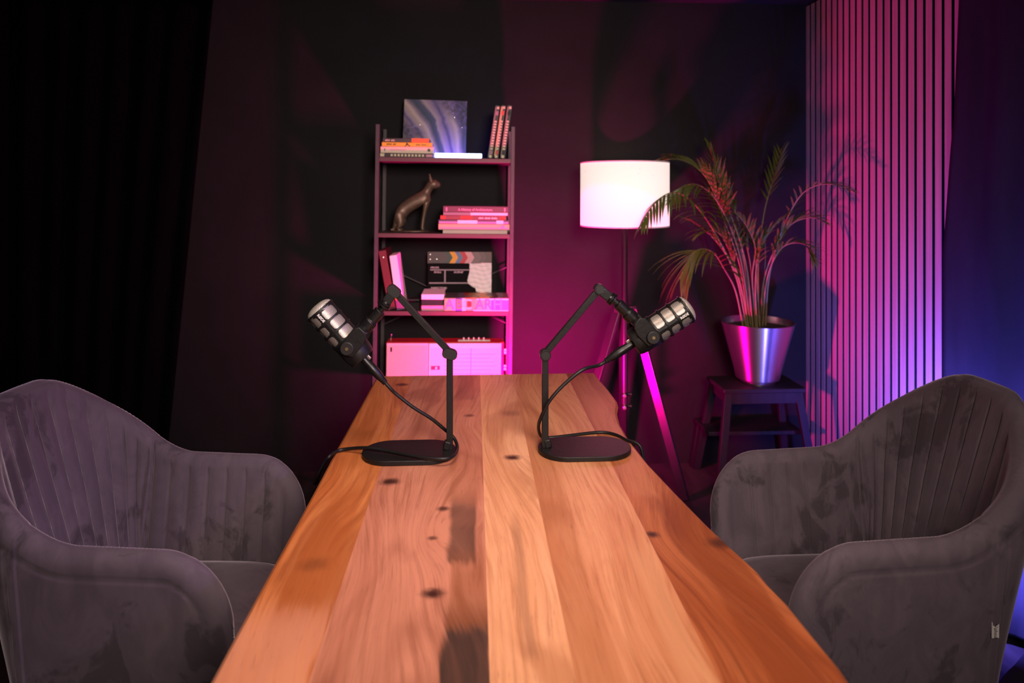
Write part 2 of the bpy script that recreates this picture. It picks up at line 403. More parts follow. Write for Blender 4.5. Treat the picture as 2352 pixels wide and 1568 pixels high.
# ------------------------------------------------------------------ velvet armchairs
def chair_parts(root, with_label):
    LA = .44; SB = .360; Lt = SB+LA; z0 = .27; xb0 = -.14; T = .054
    tt = np.linspace(0, math.pi/2, 400); xx = .165*np.cos(tt)**(2/2.7); yy = .25*np.sin(tt)**(2/2.7)
    al = np.concatenate([[0], np.cumsum(np.hypot(np.diff(xx), np.diff(yy)))]); al /= al[-1]
    def thof(f_): return float(np.interp(f_, al, tt))
    def mid(a, z):
        s = abs(a); sg = 1 if a >= 0 else -1
        k = max(0, min(1, (z-z0)/(.95-z0)))
        wd = .212+.050*min(1, (z-z0)/.40)
        dep = .012+.190*k
        if s >= SB:
            x = xb0+(s-SB); y = wd; x += .012*k
        else:
            th = thof(s/SB); n = 2/2.7
            x = xb0-dep*abs(math.cos(th))**n; y = wd*abs(math.sin(th))**n
            x += .012*k*(s/SB)
        return Vector((x, y*sg, z))
    def rim(a):
        s = abs(a)
        u = max(0, min(1, (s-.05)/(.475-.05))); u = u*u*(3-2*u)
        h = .960*(1-u)+.700*u - .010*(s/.1 if s < .1 else 1)*0
        if s > .44: h -= .012*(s-.44)/.34
        d = Lt-s; rx, rz = .145, .17
        if d < rx: h = h-rz+rz*math.sqrt(max(0, 1-((rx-d)/rx)**2.0))
        return h
    # columns denser at the arm ends
    cols = list(np.linspace(-Lt+.08, Lt-.08, 640))
    e = [Lt-.08+.08*math.sin(q) for q in np.linspace(0, math.pi/2, 15)[1:]]
    cols = [-v for v in reversed(e)]+cols+e
    rows = [1-(1-q)**1.6 for q in np.linspace(0, 1, 46)]
    rp = np.array([(a, rim(a)) for a in np.linspace(-Lt, Lt, 900)]+[(sg*(Lt-.145*(1-math.sin(q))), rim(Lt-.145*(1-math.sin(q)))) for sg in (-1, 1) for q in np.linspace(0, math.pi/2, 260)]+[(sg*Lt, z) for sg in (-1, 1) for z in np.linspace(z0, rim(Lt), 260)])
    N, R = len(cols), len(rows)
    A = np.array([[a for _ in rows] for a in cols]); Z = np.array([[z0+(rim(a)-z0)*q for q in rows] for a in cols])
    D = np.zeros_like(A)
    for i in range(N):
        near = rp[np.abs(rp[:, 0]-cols[i]) < .16]
        D[i] = np.min(np.hypot(A[i][:, None]-near[None, :, 0], Z[i][:, None]-near[None, :, 1]), axis=1)
    inner, outer = [], []
    for i in range(N):
        for j in range(R):
            a, z = A[i, j], Z[i, j]
            p = mid(a, z); ta = mid(a+.004, z)-mid(a-.004, z); tz = mid(a, z+.004)-mid(a, z-.004)
            nrm = ta.cross(tz).normalized()
            if nrm.dot(Vector((-.02, 0, z))-p) < 0 and abs(a) < SB: nrm = -nrm
            if abs(a) >= SB: nrm = Vector((0, -1 if a > 0 else 1, 0)) if nrm.dot(Vector((0, -a, 0))) == 0 else (nrm if nrm.dot(Vector((0, -a, 0))) > 0 else -nrm)
            d = D[i, j]; r = .036
            pr = math.sqrt(max(0, 1-(1-min(1, d/r))**2))
            half = T/2*pr*(1.12 if abs(a) < SB else 1)
            # channels
            fade = min(1, max(0, (d-.028)/.03))
            if abs(a) < SB: g = a/(.70+.30*(z-.36)/.55)/.056
            else: g = (abs(a)-SB)/.054
            fr = abs(g-round(g))*.054
            gro = -.0060*math.exp(-(fr/.0026)**2)+.0014*math.cos(min(1, fr/.027)*math.pi+math.pi)
            sd = abs(abs(a)-SB-.002); gro2 = -.006*math.exp(-(sd/.004)**2)
            inner.append(p+nrm*(half+(gro*fade+gro2*min(1, d/.02))*pr))
            go = -.0035*math.exp(-((d-.050)/.0028)**2)
            so = -.005*math.exp(-((abs(a)-.322-.03*(z-.3))/.003)**2)*min(1, max(0, (d-.045)/.01))
            outer.append(p-nrm*(half+go+so))
    b = MB(); fs = []; n2 = N*R
    for i in range(N-1):
        for j in range(R-1):
            k = i*R+j
            fs.append((k, k+R, k+R+1, k+1)); fs.append((n2+k, n2+k+1, n2+k+R+1, n2+k+R))
        k = i*R; fs.append((k, n2+k, n2+k+R, k+R))
        k = i*R+R-1; fs.append((k, k+R, n2+k+R, n2+k))
    for i in (0, N-1):
        for j in range(R-1):
            k = i*R+j; fs.append((k, k+1, n2+k+1, n2+k))
    b.add(inner+outer, fs)
    o = b.build('shell', M['velvet'], root, angle=180)
    me = o.data; bm = bmesh.new(); bm.from_mesh(me); bmesh.ops.remove_doubles(bm, verts=bm.verts, dist=.0004)
    bmesh.ops.recalc_face_normals(bm, faces=bm.faces); bm.to_mesh(me); bm.free()
    # seat cushion
    def outline(k, shrink):
        pts = []
        for q in range(72):
            th = 2*math.pi*q/72; c, s_ = math.cos(th), math.sin(th); n = 2/4.5
            x = .228*math.copysign(abs(c)**n, c); y = .208*math.copysign(abs(s_)**n, s_)
            if x < -.10: y *= 1-.12*((-x-.10)/.128)**1.5
            pts.append((x*shrink+.072, y*shrink, k))
        return pts
    lay = [(.27, .90), (.285, .97), (.31, 1.0), (.36, 1.0), (.385, .985), (.400, .95), (.409, .88), (.417, .75), (.423, .5), (.426, .25), (.427, .05)]
    b = MB(); vs = []; fs = []
    for z, s_ in lay: vs += outline(z+.020*(z > .27), s_)
    for i in range(len(lay)-1):
        for k in range(72): fs.append((i*72+k, i*72+(k+1) % 72, (i+1)*72+(k+1) % 72, (i+1)*72+k))
    fs += [tuple(range(71, -1, -1)), tuple((len(lay)-1)*72+k for k in range(72))]
    b.add(vs, fs).build('seat', M['velvet'], root, angle=180)
    MB().box((-.13, -.18, .235), (.24, .18, .272)).build('seat_frame', M['blackmetal'], root, bevel=.01)
    for sx in (-1, 1):
        for sy in (-1, 1):
            MB().cyl((.03+sx*.16, sy*.15, .245), (.03+sx*.235, sy*.235, 0), .016, .010).build('leg', M['blackmetal'], root)
    if with_label: # sewn tag near the rear seam, on the outer face of the arm (local +y side)
        a = .345; z = .50
        p = mid(a, z); q = mid(a+.02, z); u = (q-p).normalized(); n_ = Vector((-u.y, u.x, 0)); n_ = n_ if n_.y > 0 else -n_
        X = frame(p+n_*(T/2+.004)+Vector((0, 0, .0)), n_, u)
        g = MB().box((-.007, -.017, -.0008), (.009, .017, .0008)).build('fabric_tag', mat('pale_grey_tag', (.42, .40, .38), .8), root, X=X)
        tag(g, 'small pale sewn tag with dark lettering')
        text('Wohnd', .0115, 'tag_lettering', M['blackplastic'], g, Matrix.Translation((.001, 0, .0010)) @ Matrix.Rotation(math.pi/2, 4, 'Z'), .0002)
def place_chair(X, label, tagged):
    r = empty('armchair', label, 'chair', X, 'grey velvet armchairs at the table'); chair_parts(r, tagged); return r
place_chair(Matrix.Translation((-.800, 1.752, 0)) @ Matrix.Rotation(math.radians(-4), 4, 'Z'), 'grey channel-stitched velvet tub armchair left of the table, facing right', False)
place_chair(Matrix.Translation((.985, 1.690, 0)) @ Matrix.Rotation(math.pi, 4, 'Z'), 'grey velvet tub armchair right of the table with a small pale tag on its side', True)

# ------------------------------------------------------------------ microphones and their table stands
def mesh_mat():
    m = mat('woven_steel_mesh', (.6, .55, .5), .38, .85); t = NT(m)
    s = t.sep(t.coord()); ang = t.m_('ARCTAN2', s[1], s[0])
    u = t.m_('MULTIPLY', ang, 19.0); v = t.m_('MULTIPLY', s[2], 360.0)
    row = t.m_('FLOOR', v); u2 = t.m_('ADD', u, t.m_('MULTIPLY', row, .5))
    fu = t.m_('ABSOLUTE', t.m_('SUBTRACT', t.m_('FRACT', u2), .5)); fv = t.m_('ABSOLUTE', t.m_('SUBTRACT', t.m_('FRACT', v), .5))
    k = t.m_('MAXIMUM', fu, fv); hole = t.sstep(k, .30, .44)
    t.base(t.mix(hole, (.50, .45, .40), (.05, .042, .04)))
    t.bump(t.m_('SUBTRACT', 1.0, hole), .5, .0006)
    t.L(t.m_('SUBTRACT', .60, t.m_('MULTIPLY', hole, .4)), t.b.inputs['Metallic'])
    return m
def cap_mat():
    m = mat('woven_steel_mesh_cap', (.6, .55, .5), .4, .8); t = NT(m)
    s = t.sep(t.coord())
    fu = t.m_('ABSOLUTE', t.m_('SUBTRACT', t.m_('FRACT', t.m_('MULTIPLY', t.m_('ADD', s[0], s[1]), 270)), .5))
    fv = t.m_('ABSOLUTE', t.m_('SUBTRACT', t.m_('FRACT', t.m_('MULTIPLY', t.m_('SUBTRACT', s[0], s[1]), 270)), .5))
    hole = t.sstep(t.m_('MAXIMUM', fu, fv), .30, .44)
    t.base(t.mix(hole, (.80, .74, .68), (.20, .17, .15))); t.bump(t.m_('SUBTRACT', 1.0, hole), .4, .0006); t.b.inputs['Metallic'].default_value = .45; return m
M['mesh'] = mesh_mat(); M['cap'] = cap_mat()

def microphone(label, F, axis_px, sgn, lettering_dir, tilt):
    """local z = tailward along the body, local x = away from the mount, sgn = which local y faces the camera"""
    ax, ex = axis_px
    X = frame(F, ax, ex)
    r0 = empty('microphone', label, 'microphone', X, 'broadcast microphones on the table')
    R = .0382
    MB().lathe([(R-.0025, .006), (R-.0025, .112)], 64).build('grille', M['mesh'], r0)
    MB().lathe([(.001, -.0140), (.012, -.0135), (.022, -.0115), (.030, -.0080), (R-.0025, -.003), (R-.0008, .001), (R-.0008, .0045)], 64).build('front_grille', M['cap'], r0, angle=80)
    # cage with rounded windows
    rows = [(.007, .0395), (.0395, .072), (.072, .1045)]; rings_w = .0035
    b = MB(); base = sgn*math.radians(88)
    for q in range(4):
        a0 = base+q*math.pi/2; half = math.pi/4; wa = math.radians(33)
        for (z0, z1) in rows:
            cz = (z0+z1)/2; hz = (z1-z0)/2; whz = hz-rings_w; rad = .007
            def rr(n=10):
                pts = []
                for cx, cy, st in ((1, 1, 0), (-1, 1, 90), (-1, -1, 180), (1, -1, 270)):
                    for k in range(n):
                        t_ = math.radians(st+90*k/(n-1))
                        pts.append((cx*(wa*R-rad)+rad*math.cos(t_), cy*(whz-rad)+rad*math.sin(t_)))
                return pts
            I = rr(); O = []
            W_ = half*R
            for (x, y) in I:
                kx = W_/abs(x) if abs(x) > 1e-9 else 1e9; ky = hz/abs(y) if abs(y) > 1e-9 else 1e9
                k = min(kx, ky); O.append((x*k, y*k))
            # push the outer ring's corner points exactly to the corners
            for cxs, cys in ((1, 1), (-1, 1), (-1, -1), (1, -1)):
                best = min(range(len(O)), key=lambda i_: (O[i_][0]-cxs*W_)**2+(O[i_][1]-cys*hz)**2); O[best] = (cxs*W_, cys*hz)
            n = len(I); vs = []
            for lst, rad_ in ((O, R+.0003), (I, R), (I, R-.0028)):
                for x, y in lst:
                    an = a0+math.pi/4+x/R; vs.append((rad_*math.cos(an), rad_*math.sin(an), cz+y))
            fs = []
            for i in range(n):
                j = (i+1) % n; fs += [(i, j, n+j, n+i), (n+i, n+j, 2*n+j, 2*n+i)]
            b.add(vs, fs)
    b.build('cage', M['blackmetal'], r0, angle=50)
    b = MB()
    for z in (.004, .0395, .072, .1045):
        w_ = .0030
        b.lathe([(R-.002, z-w_), (R+.0022, z-w_*.9), (R+.0026, z), (R+.0022, z+w_*.9), (R-.002, z+w_)], 64, cap=False)
    b.build('cage_ring', M['blackmetal'], r0)
    MB().lathe([(R-.001, .104), (R+.001, .107), (R+.001, .150), (R-.001, .163), (R-.004, .1725), (R-.006, .174)], 64).build('body', M['blackmetal'], r0, angle=35)
    PV = .124; YT = Matrix.Translation((0, 0, PV)) @ Matrix.Rotation(math.radians(tilt), 4, 'Y') @ Matrix.Translation((0, 0, -.132))
    # swing yoke: bridge above the body and an arm either side
    yb_ = MB()
    for s_ in (1, -1):
        pts = [(-.060, .118), (-.047, .110), (.002, .112), (.012, .118), (.015, .132), (.015, .150), (.009, .158), (-.030, .158), (-.052, .150), (-.060, .140)]
        ya_, yb2 = (R+.0015)*s_, (R+.0075)*s_
        yb_.prism([(p[0], p[1]) for p in pts], min(ya_, yb2), max(ya_, yb2), axis='y', X=YT)
    yb_.box((-.060, -R-.002, .118), (-.045, R+.002, .146), X=YT)
    yb_.build('yoke', M['blackmetal'], r0, bevel=.0025, seg=3)
    MB().lathe([(.0190, 0), (.0190, .024), (.0155, .026), (.0155, .060)], 40, YT @ frame((-.058, 0, .132), (-1, 0, 0), (0, 1, 0))).build('mount_socket', M['blackplastic'], r0, bevel=.0015)
    for s_ in (1, -1):
        k = MB(); prof = [(.0165, 0), (.0180, .002), (.0180, .008), (.0165, .010)]
        k.lathe(prof, 12, frame((0, s_*(R+.0078), PV), (0, s_, 0), (1, 0, 0))); kn = k.build('knob', M['darkgrey'], r0, angle=50, bevel=.001)
        MB().lathe([(.0042, 0), (.0042, .0012), (.0025, .0012)], 20, frame((0, s_*(R+.0176), PV), (0, s_, 0), (1, 0, 0))).build('knob_insert', M['brass'], kn)
    # lettering on the spine between the windows
    an = base+0.0; nrm = Vector((math.cos(an), math.sin(an), 0))
    zdir = Vector((0, 0, lettering_dir))
    # wrap: text plane tangent to the spine
    Xl = frame(nrm*(R+.0006)+Vector((0, 0, .0215)), nrm, zdir)
    text('RØDE', .0095, 'lettering', M['white'], r0, Xl, .0003, bold=.0002)
    r0['_m'] = 0; del r0['_m']
    return r0, X @ YT @ Vector((-.118, 0, .132))
YS = 1.825
def stand(label, base_l, base_r, post_px, elbow, shoulder, mount, side):
    """side=+1: base extends to the left of the post as seen"""
    bl = PY(base_l, 1030, YS); br = PY(base_r, 1030, YS); cx = (bl.x+br.x)/2; ln = (br.x-bl.x)/2; hw = .075
    r0 = empty('microphone_stand', label, 'microphone stand', (cx, YS, TZ), 'desk microphone stands')
    poly = []
    for k in range(25):
        a = -math.pi/2+math.pi*k/24; poly.append((ln-hw+hw*math.cos(a), hw*math.sin(a)))
    for k in range(25):
        a = math.pi/2+math.pi*k/24; poly.append((-ln+hw+hw*math.cos(a), hw*math.sin(a)))
    MB().prism(poly, .0015, .0135).build('base', M['blackmetal'], r0, bevel=.0015, seg=2)
    MB().prism([(p[0]*.96, p[1]*.93) for p in poly], 0.0, .0016).build('rubber_foot', M['rubber'], r0)
    O = Vector((cx, YS, TZ))
    def L(px, py, dy=0): p = PY(px, py, YS+dy); return p-O
    e = L(*elbow); s_ = L(*shoulder); pz = L(post_px, 1030); foot = Vector((pz.x, 0, .0135))
    # post: channel profile (two plates and a web)
    def channel(b, p, q, w=.0170):
        d = (q-p).normalized(); yv = Vector((0, 1, 0)); n = d.cross(yv).normalized()
        b.beam(p, q, .003, w, yv, 0)
        for t_ in (-1, 1): b.beam(p+yv*t_*.0065, q+yv*t_*.0065, .003, w, yv)
        b.beam(p-n*(w*.5-.0015)*side*(1), q-n*(w*.5-.0015)*side*(1), .013, .003, yv)
    ew = Vector((pz.x, 0, e.z))
    b = MB(); channel(b, foot, ew); b.build('post', M['blackmetal'], r0, bevel=.0012)
    MB().beam(foot+Vector((-.010*side, 0, 0)), foot+Vector((-.004*side, 0, .022)), .02, .018, (0, 1, 0)).build('post_bracket', M['blackmetal'], r0, bevel=.003, seg=3)
    b = MB(); channel(b, ew+Vector((0, 0, .004)), s_, .0160); b.build('arm', M['blackmetal'], r0, bevel=.0012)
    for c_, rr_, an_ in ((ew, .0150, math.radians(-18)), (s_, .0145, math.radians(-40))):
        ext = .0075 if side > 0 else 0         # the left stand's hinges end in oval plates
        def oval(rad):
            o_ = []
            for sg in (1, -1):
                for k in range(16):
                    a = -math.pi/2+math.pi*k/15+(0 if sg > 0 else math.pi)
                    o_.append((sg*ext+rad*math.cos(a), rad*math.sin(a)))
            if ext == 0: o_ = [(rad*math.cos(2*math.pi*k/36), rad*math.sin(2*math.pi*k/36)) for k in range(36)]
            return o_
        Xh = Matrix.Translation(c_) @ Matrix.Rotation(-an_ if side > 0 else 0, 4, 'Y')
        MB().prism(oval(rr_*(.85 if ext else 1)), -.0125, .0125, axis='y', X=Xh).build('hinge', M['blackmetal'], r0, bevel=.001)
        for t_ in (-1, 1):
            y0_, y1_ = sorted((t_*.0125, t_*.0145))
            MB().prism(oval(rr_*(.78 if ext else .72)), y0_, y1_, axis='y', X=Xh).build('hinge_cap', M['darkgrey'], r0)
    # tilt head: block, collar, thread
    mt = mount-O; d = (mt-s_); Ld = d.length; d.normalize()
    MB().beam(s_+d*.006, s_+d*.036, .027, .026, (0, 1, 0)).build('tilt_head', M['blackmetal'], r0, bevel=.003, seg=3)
    X = frame(s_, d, (0, 1, 0))
    MB().lathe([(.013, .030), (.0145, .037), (.0170, .038), (.0170, .042), (.0145, .043), (.0180, .045), (.0180, .049), (.009, .050), (.009, max(.052, Ld-.0005))], 40, X).build('thread_collar', M['blackplastic'], r0, angle=30)
    return r0

def dirpx(a, b, Y=YS): return (PY(*b, Y)-PY(*a, Y))
# left microphone
axL = dirpx((731, 708), (831, 819)); exL = dirpx((0, 0), (-75, 66)); exL = Vector((exL.x, 0, exL.z))
axL.y = 0
FL = PY(733, 710, YS)
micL, mL = microphone('black and steel-mesh microphone on the left stand, pointing up and left', FL, (axL, exL), -1, 1, -7)
axR = dirpx((1578, 706), (1454, 786)); axR.y = 0
exR = Vector((.56, 0, -.83))
FR = PY(1577, 709, YS)
micR, mR = microphone('black and steel-mesh microphone on the right stand, pointing up and right', FR, (axR, exR), 1, -1, 13.5)
stand('black jointed desk stand holding the left microphone, oval base under a looped cable', 832, 1048, 1033, (1031, 812), (905, 668), mL, 1)
stand('black jointed desk stand holding the right microphone, oval base left uncovered', 1236, 1448, 1252, (1257, 814), (1376, 664), mR, -1)

# cables with their plugs
def cable(label, mic, pts, end_local=.174):
    r0 = empty('microphone_cable', label, 'cable', Matrix(), 'black microphone cables')
    X = mic.matrix_basis
    p = MB(); p.lathe([(.0105, .174), (.0110, .178), (.0110, .200), (.0122, .203), (.0122, .222), (.0104, .240), (.0084, .250), (.0072, .262)], 32, X)
    for k in range(5): p.lathe([(.0085-.0003*k, .240+.005*k), (.0104-.0006*k, .2412+.005*k), (.0085-.0003*k, .2425+.005*k)], 24, X, cap=False)
    pl = p.build('plug', M['blackplastic'], r0, angle=30)
    MB().box((-.0165, -.004, .175), (-.0100, .004, .188), X=X).build('release_latch', M['steel'], pl, bevel=.001)
    MB().box((-.0035, -.0003, .205), (.0035, .0003, .217), X=X @ Matrix.Translation((0, 0, 0))).build('plug_mark', M['steel'], pl)
    start = X @ Vector((0, 0, .255)); nx = X @ Vector((0, 0, .285))
    C = crv([start, nx]+pts, 14)
    for _ in range(26):
        C = [C[0], C[1]]+[C[k]*.5+(C[k-1]+C[k+1])*.25 for k in range(2, len(C)-1)]+[C[-1]]
    MB().tube(C, .0046, 12).build('cord', M['rubber'], r0, angle=180)
    return r0
tzc = TZ+.0042; tbz = TZ+.0135+.004
def Z(px, py, z): return PZ(px, py, z)
cable('black cable looping from the left microphone around its stand and off the table edge', micL,
      [PY(908, 903, 1.83), PY(950, 936, 1.835), PY(990, 960, 1.845), PY(1020, 985, 1.855), PY(1042, 1004, 1.86),
       Z(1051, 1028, tzc+.012), Z(1040, 1048, tzc+.016), Z(1008, 1054, tbz+.003), Z(950, 1047, tbz+.002), Z(890, 1035, tbz+.002), Z(845, 1028, tbz+.004),
       Z(805, 1030, tzc+.006), Z(775, 1035, tzc+.001), Z(754, 1050, tzc-.001), Z(742, 1070, .715), PZ(732, 1092, .66), PZ(727, 1110, .55), PZ(722, 1110, .40)])
OE = PZ(1452, 1021, TZ)
cable('black cable dropping from the right microphone, crossing behind its stand base', micR,
      [PY(1340, 847, 1.80), PY(1295, 883, 1.795), PY(1262, 920, 1.79), PY(1244, 955, 1.80), PY(1236, 980, 1.835),
       Z(1243, 1002, tzc+.003), Z(1262, 1005, tzc), Z(1300, 1001, tzc), Z(1340, 996, tzc), Z(1385, 992, tzc), Z(1420, 1000, tzc), Z(1441, 1012, tzc+.001), OE+Vector((.012, -.004, .006)), OE+Vector((.024, -.012, -.010)), OE+Vector((.028, -.016, -.06)), OE+Vector((.028, -.016, -.18)), OE+Vector((.020, -.01, -.36))])

# ------------------------------------------------------------------ open shelf unit and what stands on it
SY0, SY1 = 3.27, 3.56
TILT = math.radians(.75)
so = Vector((PY(1018, 720, SY0).x-.012, (SY0+SY1)/2, 0))
SX = Matrix.Translation(so) @ Matrix.Rotation(TILT, 4, 'Y')
SXI = SX.inverted()
def SL(px, py, Y):
    """point seen at (px, py) on the plane of depth Y, in the shelf's own leaning frame"""
    return SXI @ PY(px, py, Y)
shelf = empty('shelf_unit', 'narrow open shelf unit with grey metal posts and dark boards against the back wall', 'shelf', SX)
yf, yr = SY0-so.y, SY1-so.y
xl, xr = SL(864, 540, SY0).x, SL(1175.5, 540, SY0).x
ztop = SL(868, 285, SY0).z
bz = [SL(1020, y, SY0).z for y in (362.5, 536.5, 715)] + [.505, .12]
for x in (xl, xr):
    for y in (yf, yr-.02):
        MB().box((x-.009, y-.001, .0 if y == yf else .001), (x+.009, y+.019, ztop)).build('post', M['greymetal'], shelf, bevel=.001)
for z in bz:
    MB().box((xl+.009, yf+.001, z-.020), (xr-.009, yr-.001, z)).build('shelf_board', M['board'], shelf, bevel=.001)
for z in bz:
    for x in (xl, xr):
        MB().box((x-.006, yf+.018, z-.018), (x+.006, yr-.02, z-.004)).build('side_rail', M['greymetal'], shelf)
a_, b_ = SL(872, 611, yr+so.y), SL(1152, 743, yr+so.y)
c_, d_ = SL(1160, 611, yr+so.y), SL(884, 745, yr+so.y)
for p, q in ((a_, b_), (c_, d_)):
    p.y = yr-.004; q.y = yr-.004
    MB().cyl((xl if p.x < q.x else xr, yr-.004, p.z), (xr if p.x < q.x else xl, yr-.004, q.z), .004, n=10).build('cross_brace', M['greymetal'], shelf)

def onshelf(name, label, cat, x, Yd, z, rz=0, ry=0, group=None):
    """thing standing on a board: x, z in the shelf frame, Yd room depth"""
    X = SX @ Matrix.Translation((x, Yd-so.y, z)) @ Matrix.Rotation(ry, 4, 'Y') @ Matrix.Rotation(rz, 4, 'Z')
    return empty(name, label, cat, X, group)
PAGE = mat('book_pages', (.72, .68, .58), .8)
def book_cols(c): return mat('book_cover', c, .45)
def lying_book(label, px0, px1, y_top, y_bot, zb, col, Yf=SY0+.015, depth=.17, deco=None, group=None, cover=None, rz=0):
    """closed book lying flat, spine to the front; returns the height of its top"""
    p0, p1 = SL(px0, (y_top+y_bot)/2, Yf), SL(px1, (y_top+y_bot)/2, Yf)
    wd = p1.x-p0.x; h = SL(px0, y_top, Yf).z-SL(px0, y_bot, Yf).z
    r = onshelf('book', label, 'book', (p0.x+p1.x)/2, Yf+depth/2, zb, rz, 0, group)
    mc = cover or book_cols(col)
    t_ = .0022
    b = MB().box((-wd/2, -depth/2, 0), (wd/2, depth/2, t_)).box((-wd/2, -depth/2, h-t_), (wd/2, depth/2, h)).box((-wd/2, -depth/2, t_), (wd/2, -depth/2+t_, h-t_))
    b.build('cover', mc, r, bevel=.0006, seg=1)
    MB().box((-wd/2+.003, -depth/2+t_, t_), (wd/2-.003, depth/2-.003, h-t_)).build('pages', PAGE, r)
    if deco: deco(r, wd, -depth/2, h)
    return zb+h+.0006
FR_X = Matrix.Rotation(math.pi/2, 4, 'X')      # text standing up and facing the camera side
def patch(r, name, m_, x0, x1, z0, z1, y, t=.0006): return MB().box((x0, y-t, z0), (x1, y, z1)).build(name, m_, r)
def ttext(r, s_, size, m_, x, y, z, sx=1.0, shear=0, bold=0): return text(s_, size, 'spine_lettering' if r.name.startswith('book') else 'lettering', m_, r, Matrix.Translation((x, y-.0008, z)) @ FR_X, .0003, sx=sx, shear=shear, bold=bold)
def blurbars(r, x0, x1, z, h, m_, y, n):
    """a line of print too small to read, as little strokes"""
    b = MB(); st = (x1-x0)/n
    for k in range(n):
        if k % 7 == 5: continue
        b.box((x0+k*st, y-.0008, z-h/2), (x0+k*st+st*.62, y, z+h/2*(1 if k % 3 else .6)))
    b.build('spine_print', m_, r)
m_cream = mat('cream_ink', (.75, .64, .42), .6); m_black = mat('black_ink', (.01, .01, .01), .6); m_red = mat('red_ink', (.62, .03, .02), .5)
m_orange = mat('orange_cover', (.95, .16, .04), .5); m_pinkp = mat('pale_pink_ink', (.75, .35, .45), .6); m_green = mat('dark_green_ink', (.05, .12, .08), .6)
m_lil = mat('lilac_ink', (.40, .30, .50), .6); m_gold = mat('ochre_ink', (.75, .42, .12), .6); m_wht = mat('white_cover', (.85, .80, .78), .5)
# top board, lying stack
z = bz[0]
def d1(r, w_, y, h):
    patch(r, 'spine_band', m_cream, -w_/2+.003, -w_/2+.022, .003, h-.002, y)
    for k in range(10): patch(r, 'spine_letter', m_cream, -w_/2+.052+k*.0165, -w_/2+.052+k*.0165+.010, .0045, h-.004, y)
    patch(r, 'spine_band', m_pinkp, w_/2-.036, w_/2-.004, .004, h-.004, y)
z = lying_book('lowest book of the top-board stack, dark plum spine with beige letters', 872, 996, 349, 358.5, z, (.05, .015, .03), deco=d1)
def d2(r, w_, y, h):
    patch(r, 'spine_mark', m_green, -w_/2+.018, -w_/2+.022, h*.3, h*.68, y); patch(r, 'spine_band', m_pinkp, -w_/2+.045, -w_/2+.12, h*.42, h*.55, y)
    MB().cyl((w_/2-.022, y-.0008, h*.5), (w_/2-.022, y, h*.5), .0075, n=16).build('spine_emblem', m_green, r)
z = lying_book('thick cream paperback lying under the yellow book', 874, 996, 334, 349, z, (.80, .66, .50), deco=d2)
def d3(r, w_, y, h):
    blurbars(r, -w_/2+.022, -w_/2+.068, h*.5, h*.4, m_black, y, 9)
    MB().prism([(-.016, .001), (-.006, .006), (-.003, h-.002), (.003, h-.004), (.006, h*.5), (.016, .002), (.010, .001), (.001, h*.45), (-.006, .002)], y-.0007, y, axis='y').build('spine_emblem', m_black, r)
    blurbars(r, w_/2-.078, w_/2-.018, h*.45, h*.28, m_black, y, 14)
z = lying_book('yellow book with a black bird-like mark, below the topmost dark one', 877, 993, 325, 334.5, z, (.88, .52, .03), deco=d3)
def d4(r, w_, y, h):
    blurbars(r, -w_/2+.012, -w_/2+.058, h*.45, h*.45, m_cream, y, 10)
    MB().box((w_/2-.082, y-.0009, .0003), (w_/2+.0006, y+.06, h+.0006)).build('orange_end', m_orange, r)
z = lying_book('topmost dark book of the stack, bright orange at its right end', 879, 985, 316.5, 325.5, z, (.05, .045, .045), deco=d4)
p = SL(882, 312, SY0+.05)
# LED bar
LEDM = mat('led_diffuser', (.8, .85, 1), .4, emit=(.62, .72, 1.0), estr=3.2)
p0, p1 = SL(998, 356, SY0+.01), SL(1107, 356, SY0+.01); wd = p1.x-p0.x
r = onshelf('led_light_bar', 'glowing blue-white LED light bar lying on the top board below the painting', 'lamp', (p0.x+p1.x)/2, SY0+.025, bz[0]+.0005)
MB().box((-wd/2, -.011, .0015), (wd/2, .010, .0235)).build('diffuser', LEDM, r, bevel=.004, seg=4)
MB().box((-wd/2+.004, .010, .0), (wd/2-.004, .022, .022)).build('housing', M['blackplastic'], r, bevel=.002)
lb = area('led_bar_light', SX @ Vector(((p0.x+p1.x)/2, SY0+.055-so.y, bz[0]+.012)), SX @ Vector(((p0.x+p1.x)/2, SY0+.4-so.y, bz[0]+.10)), .24, .6, (.14, .12, 1.0), 180, .02)
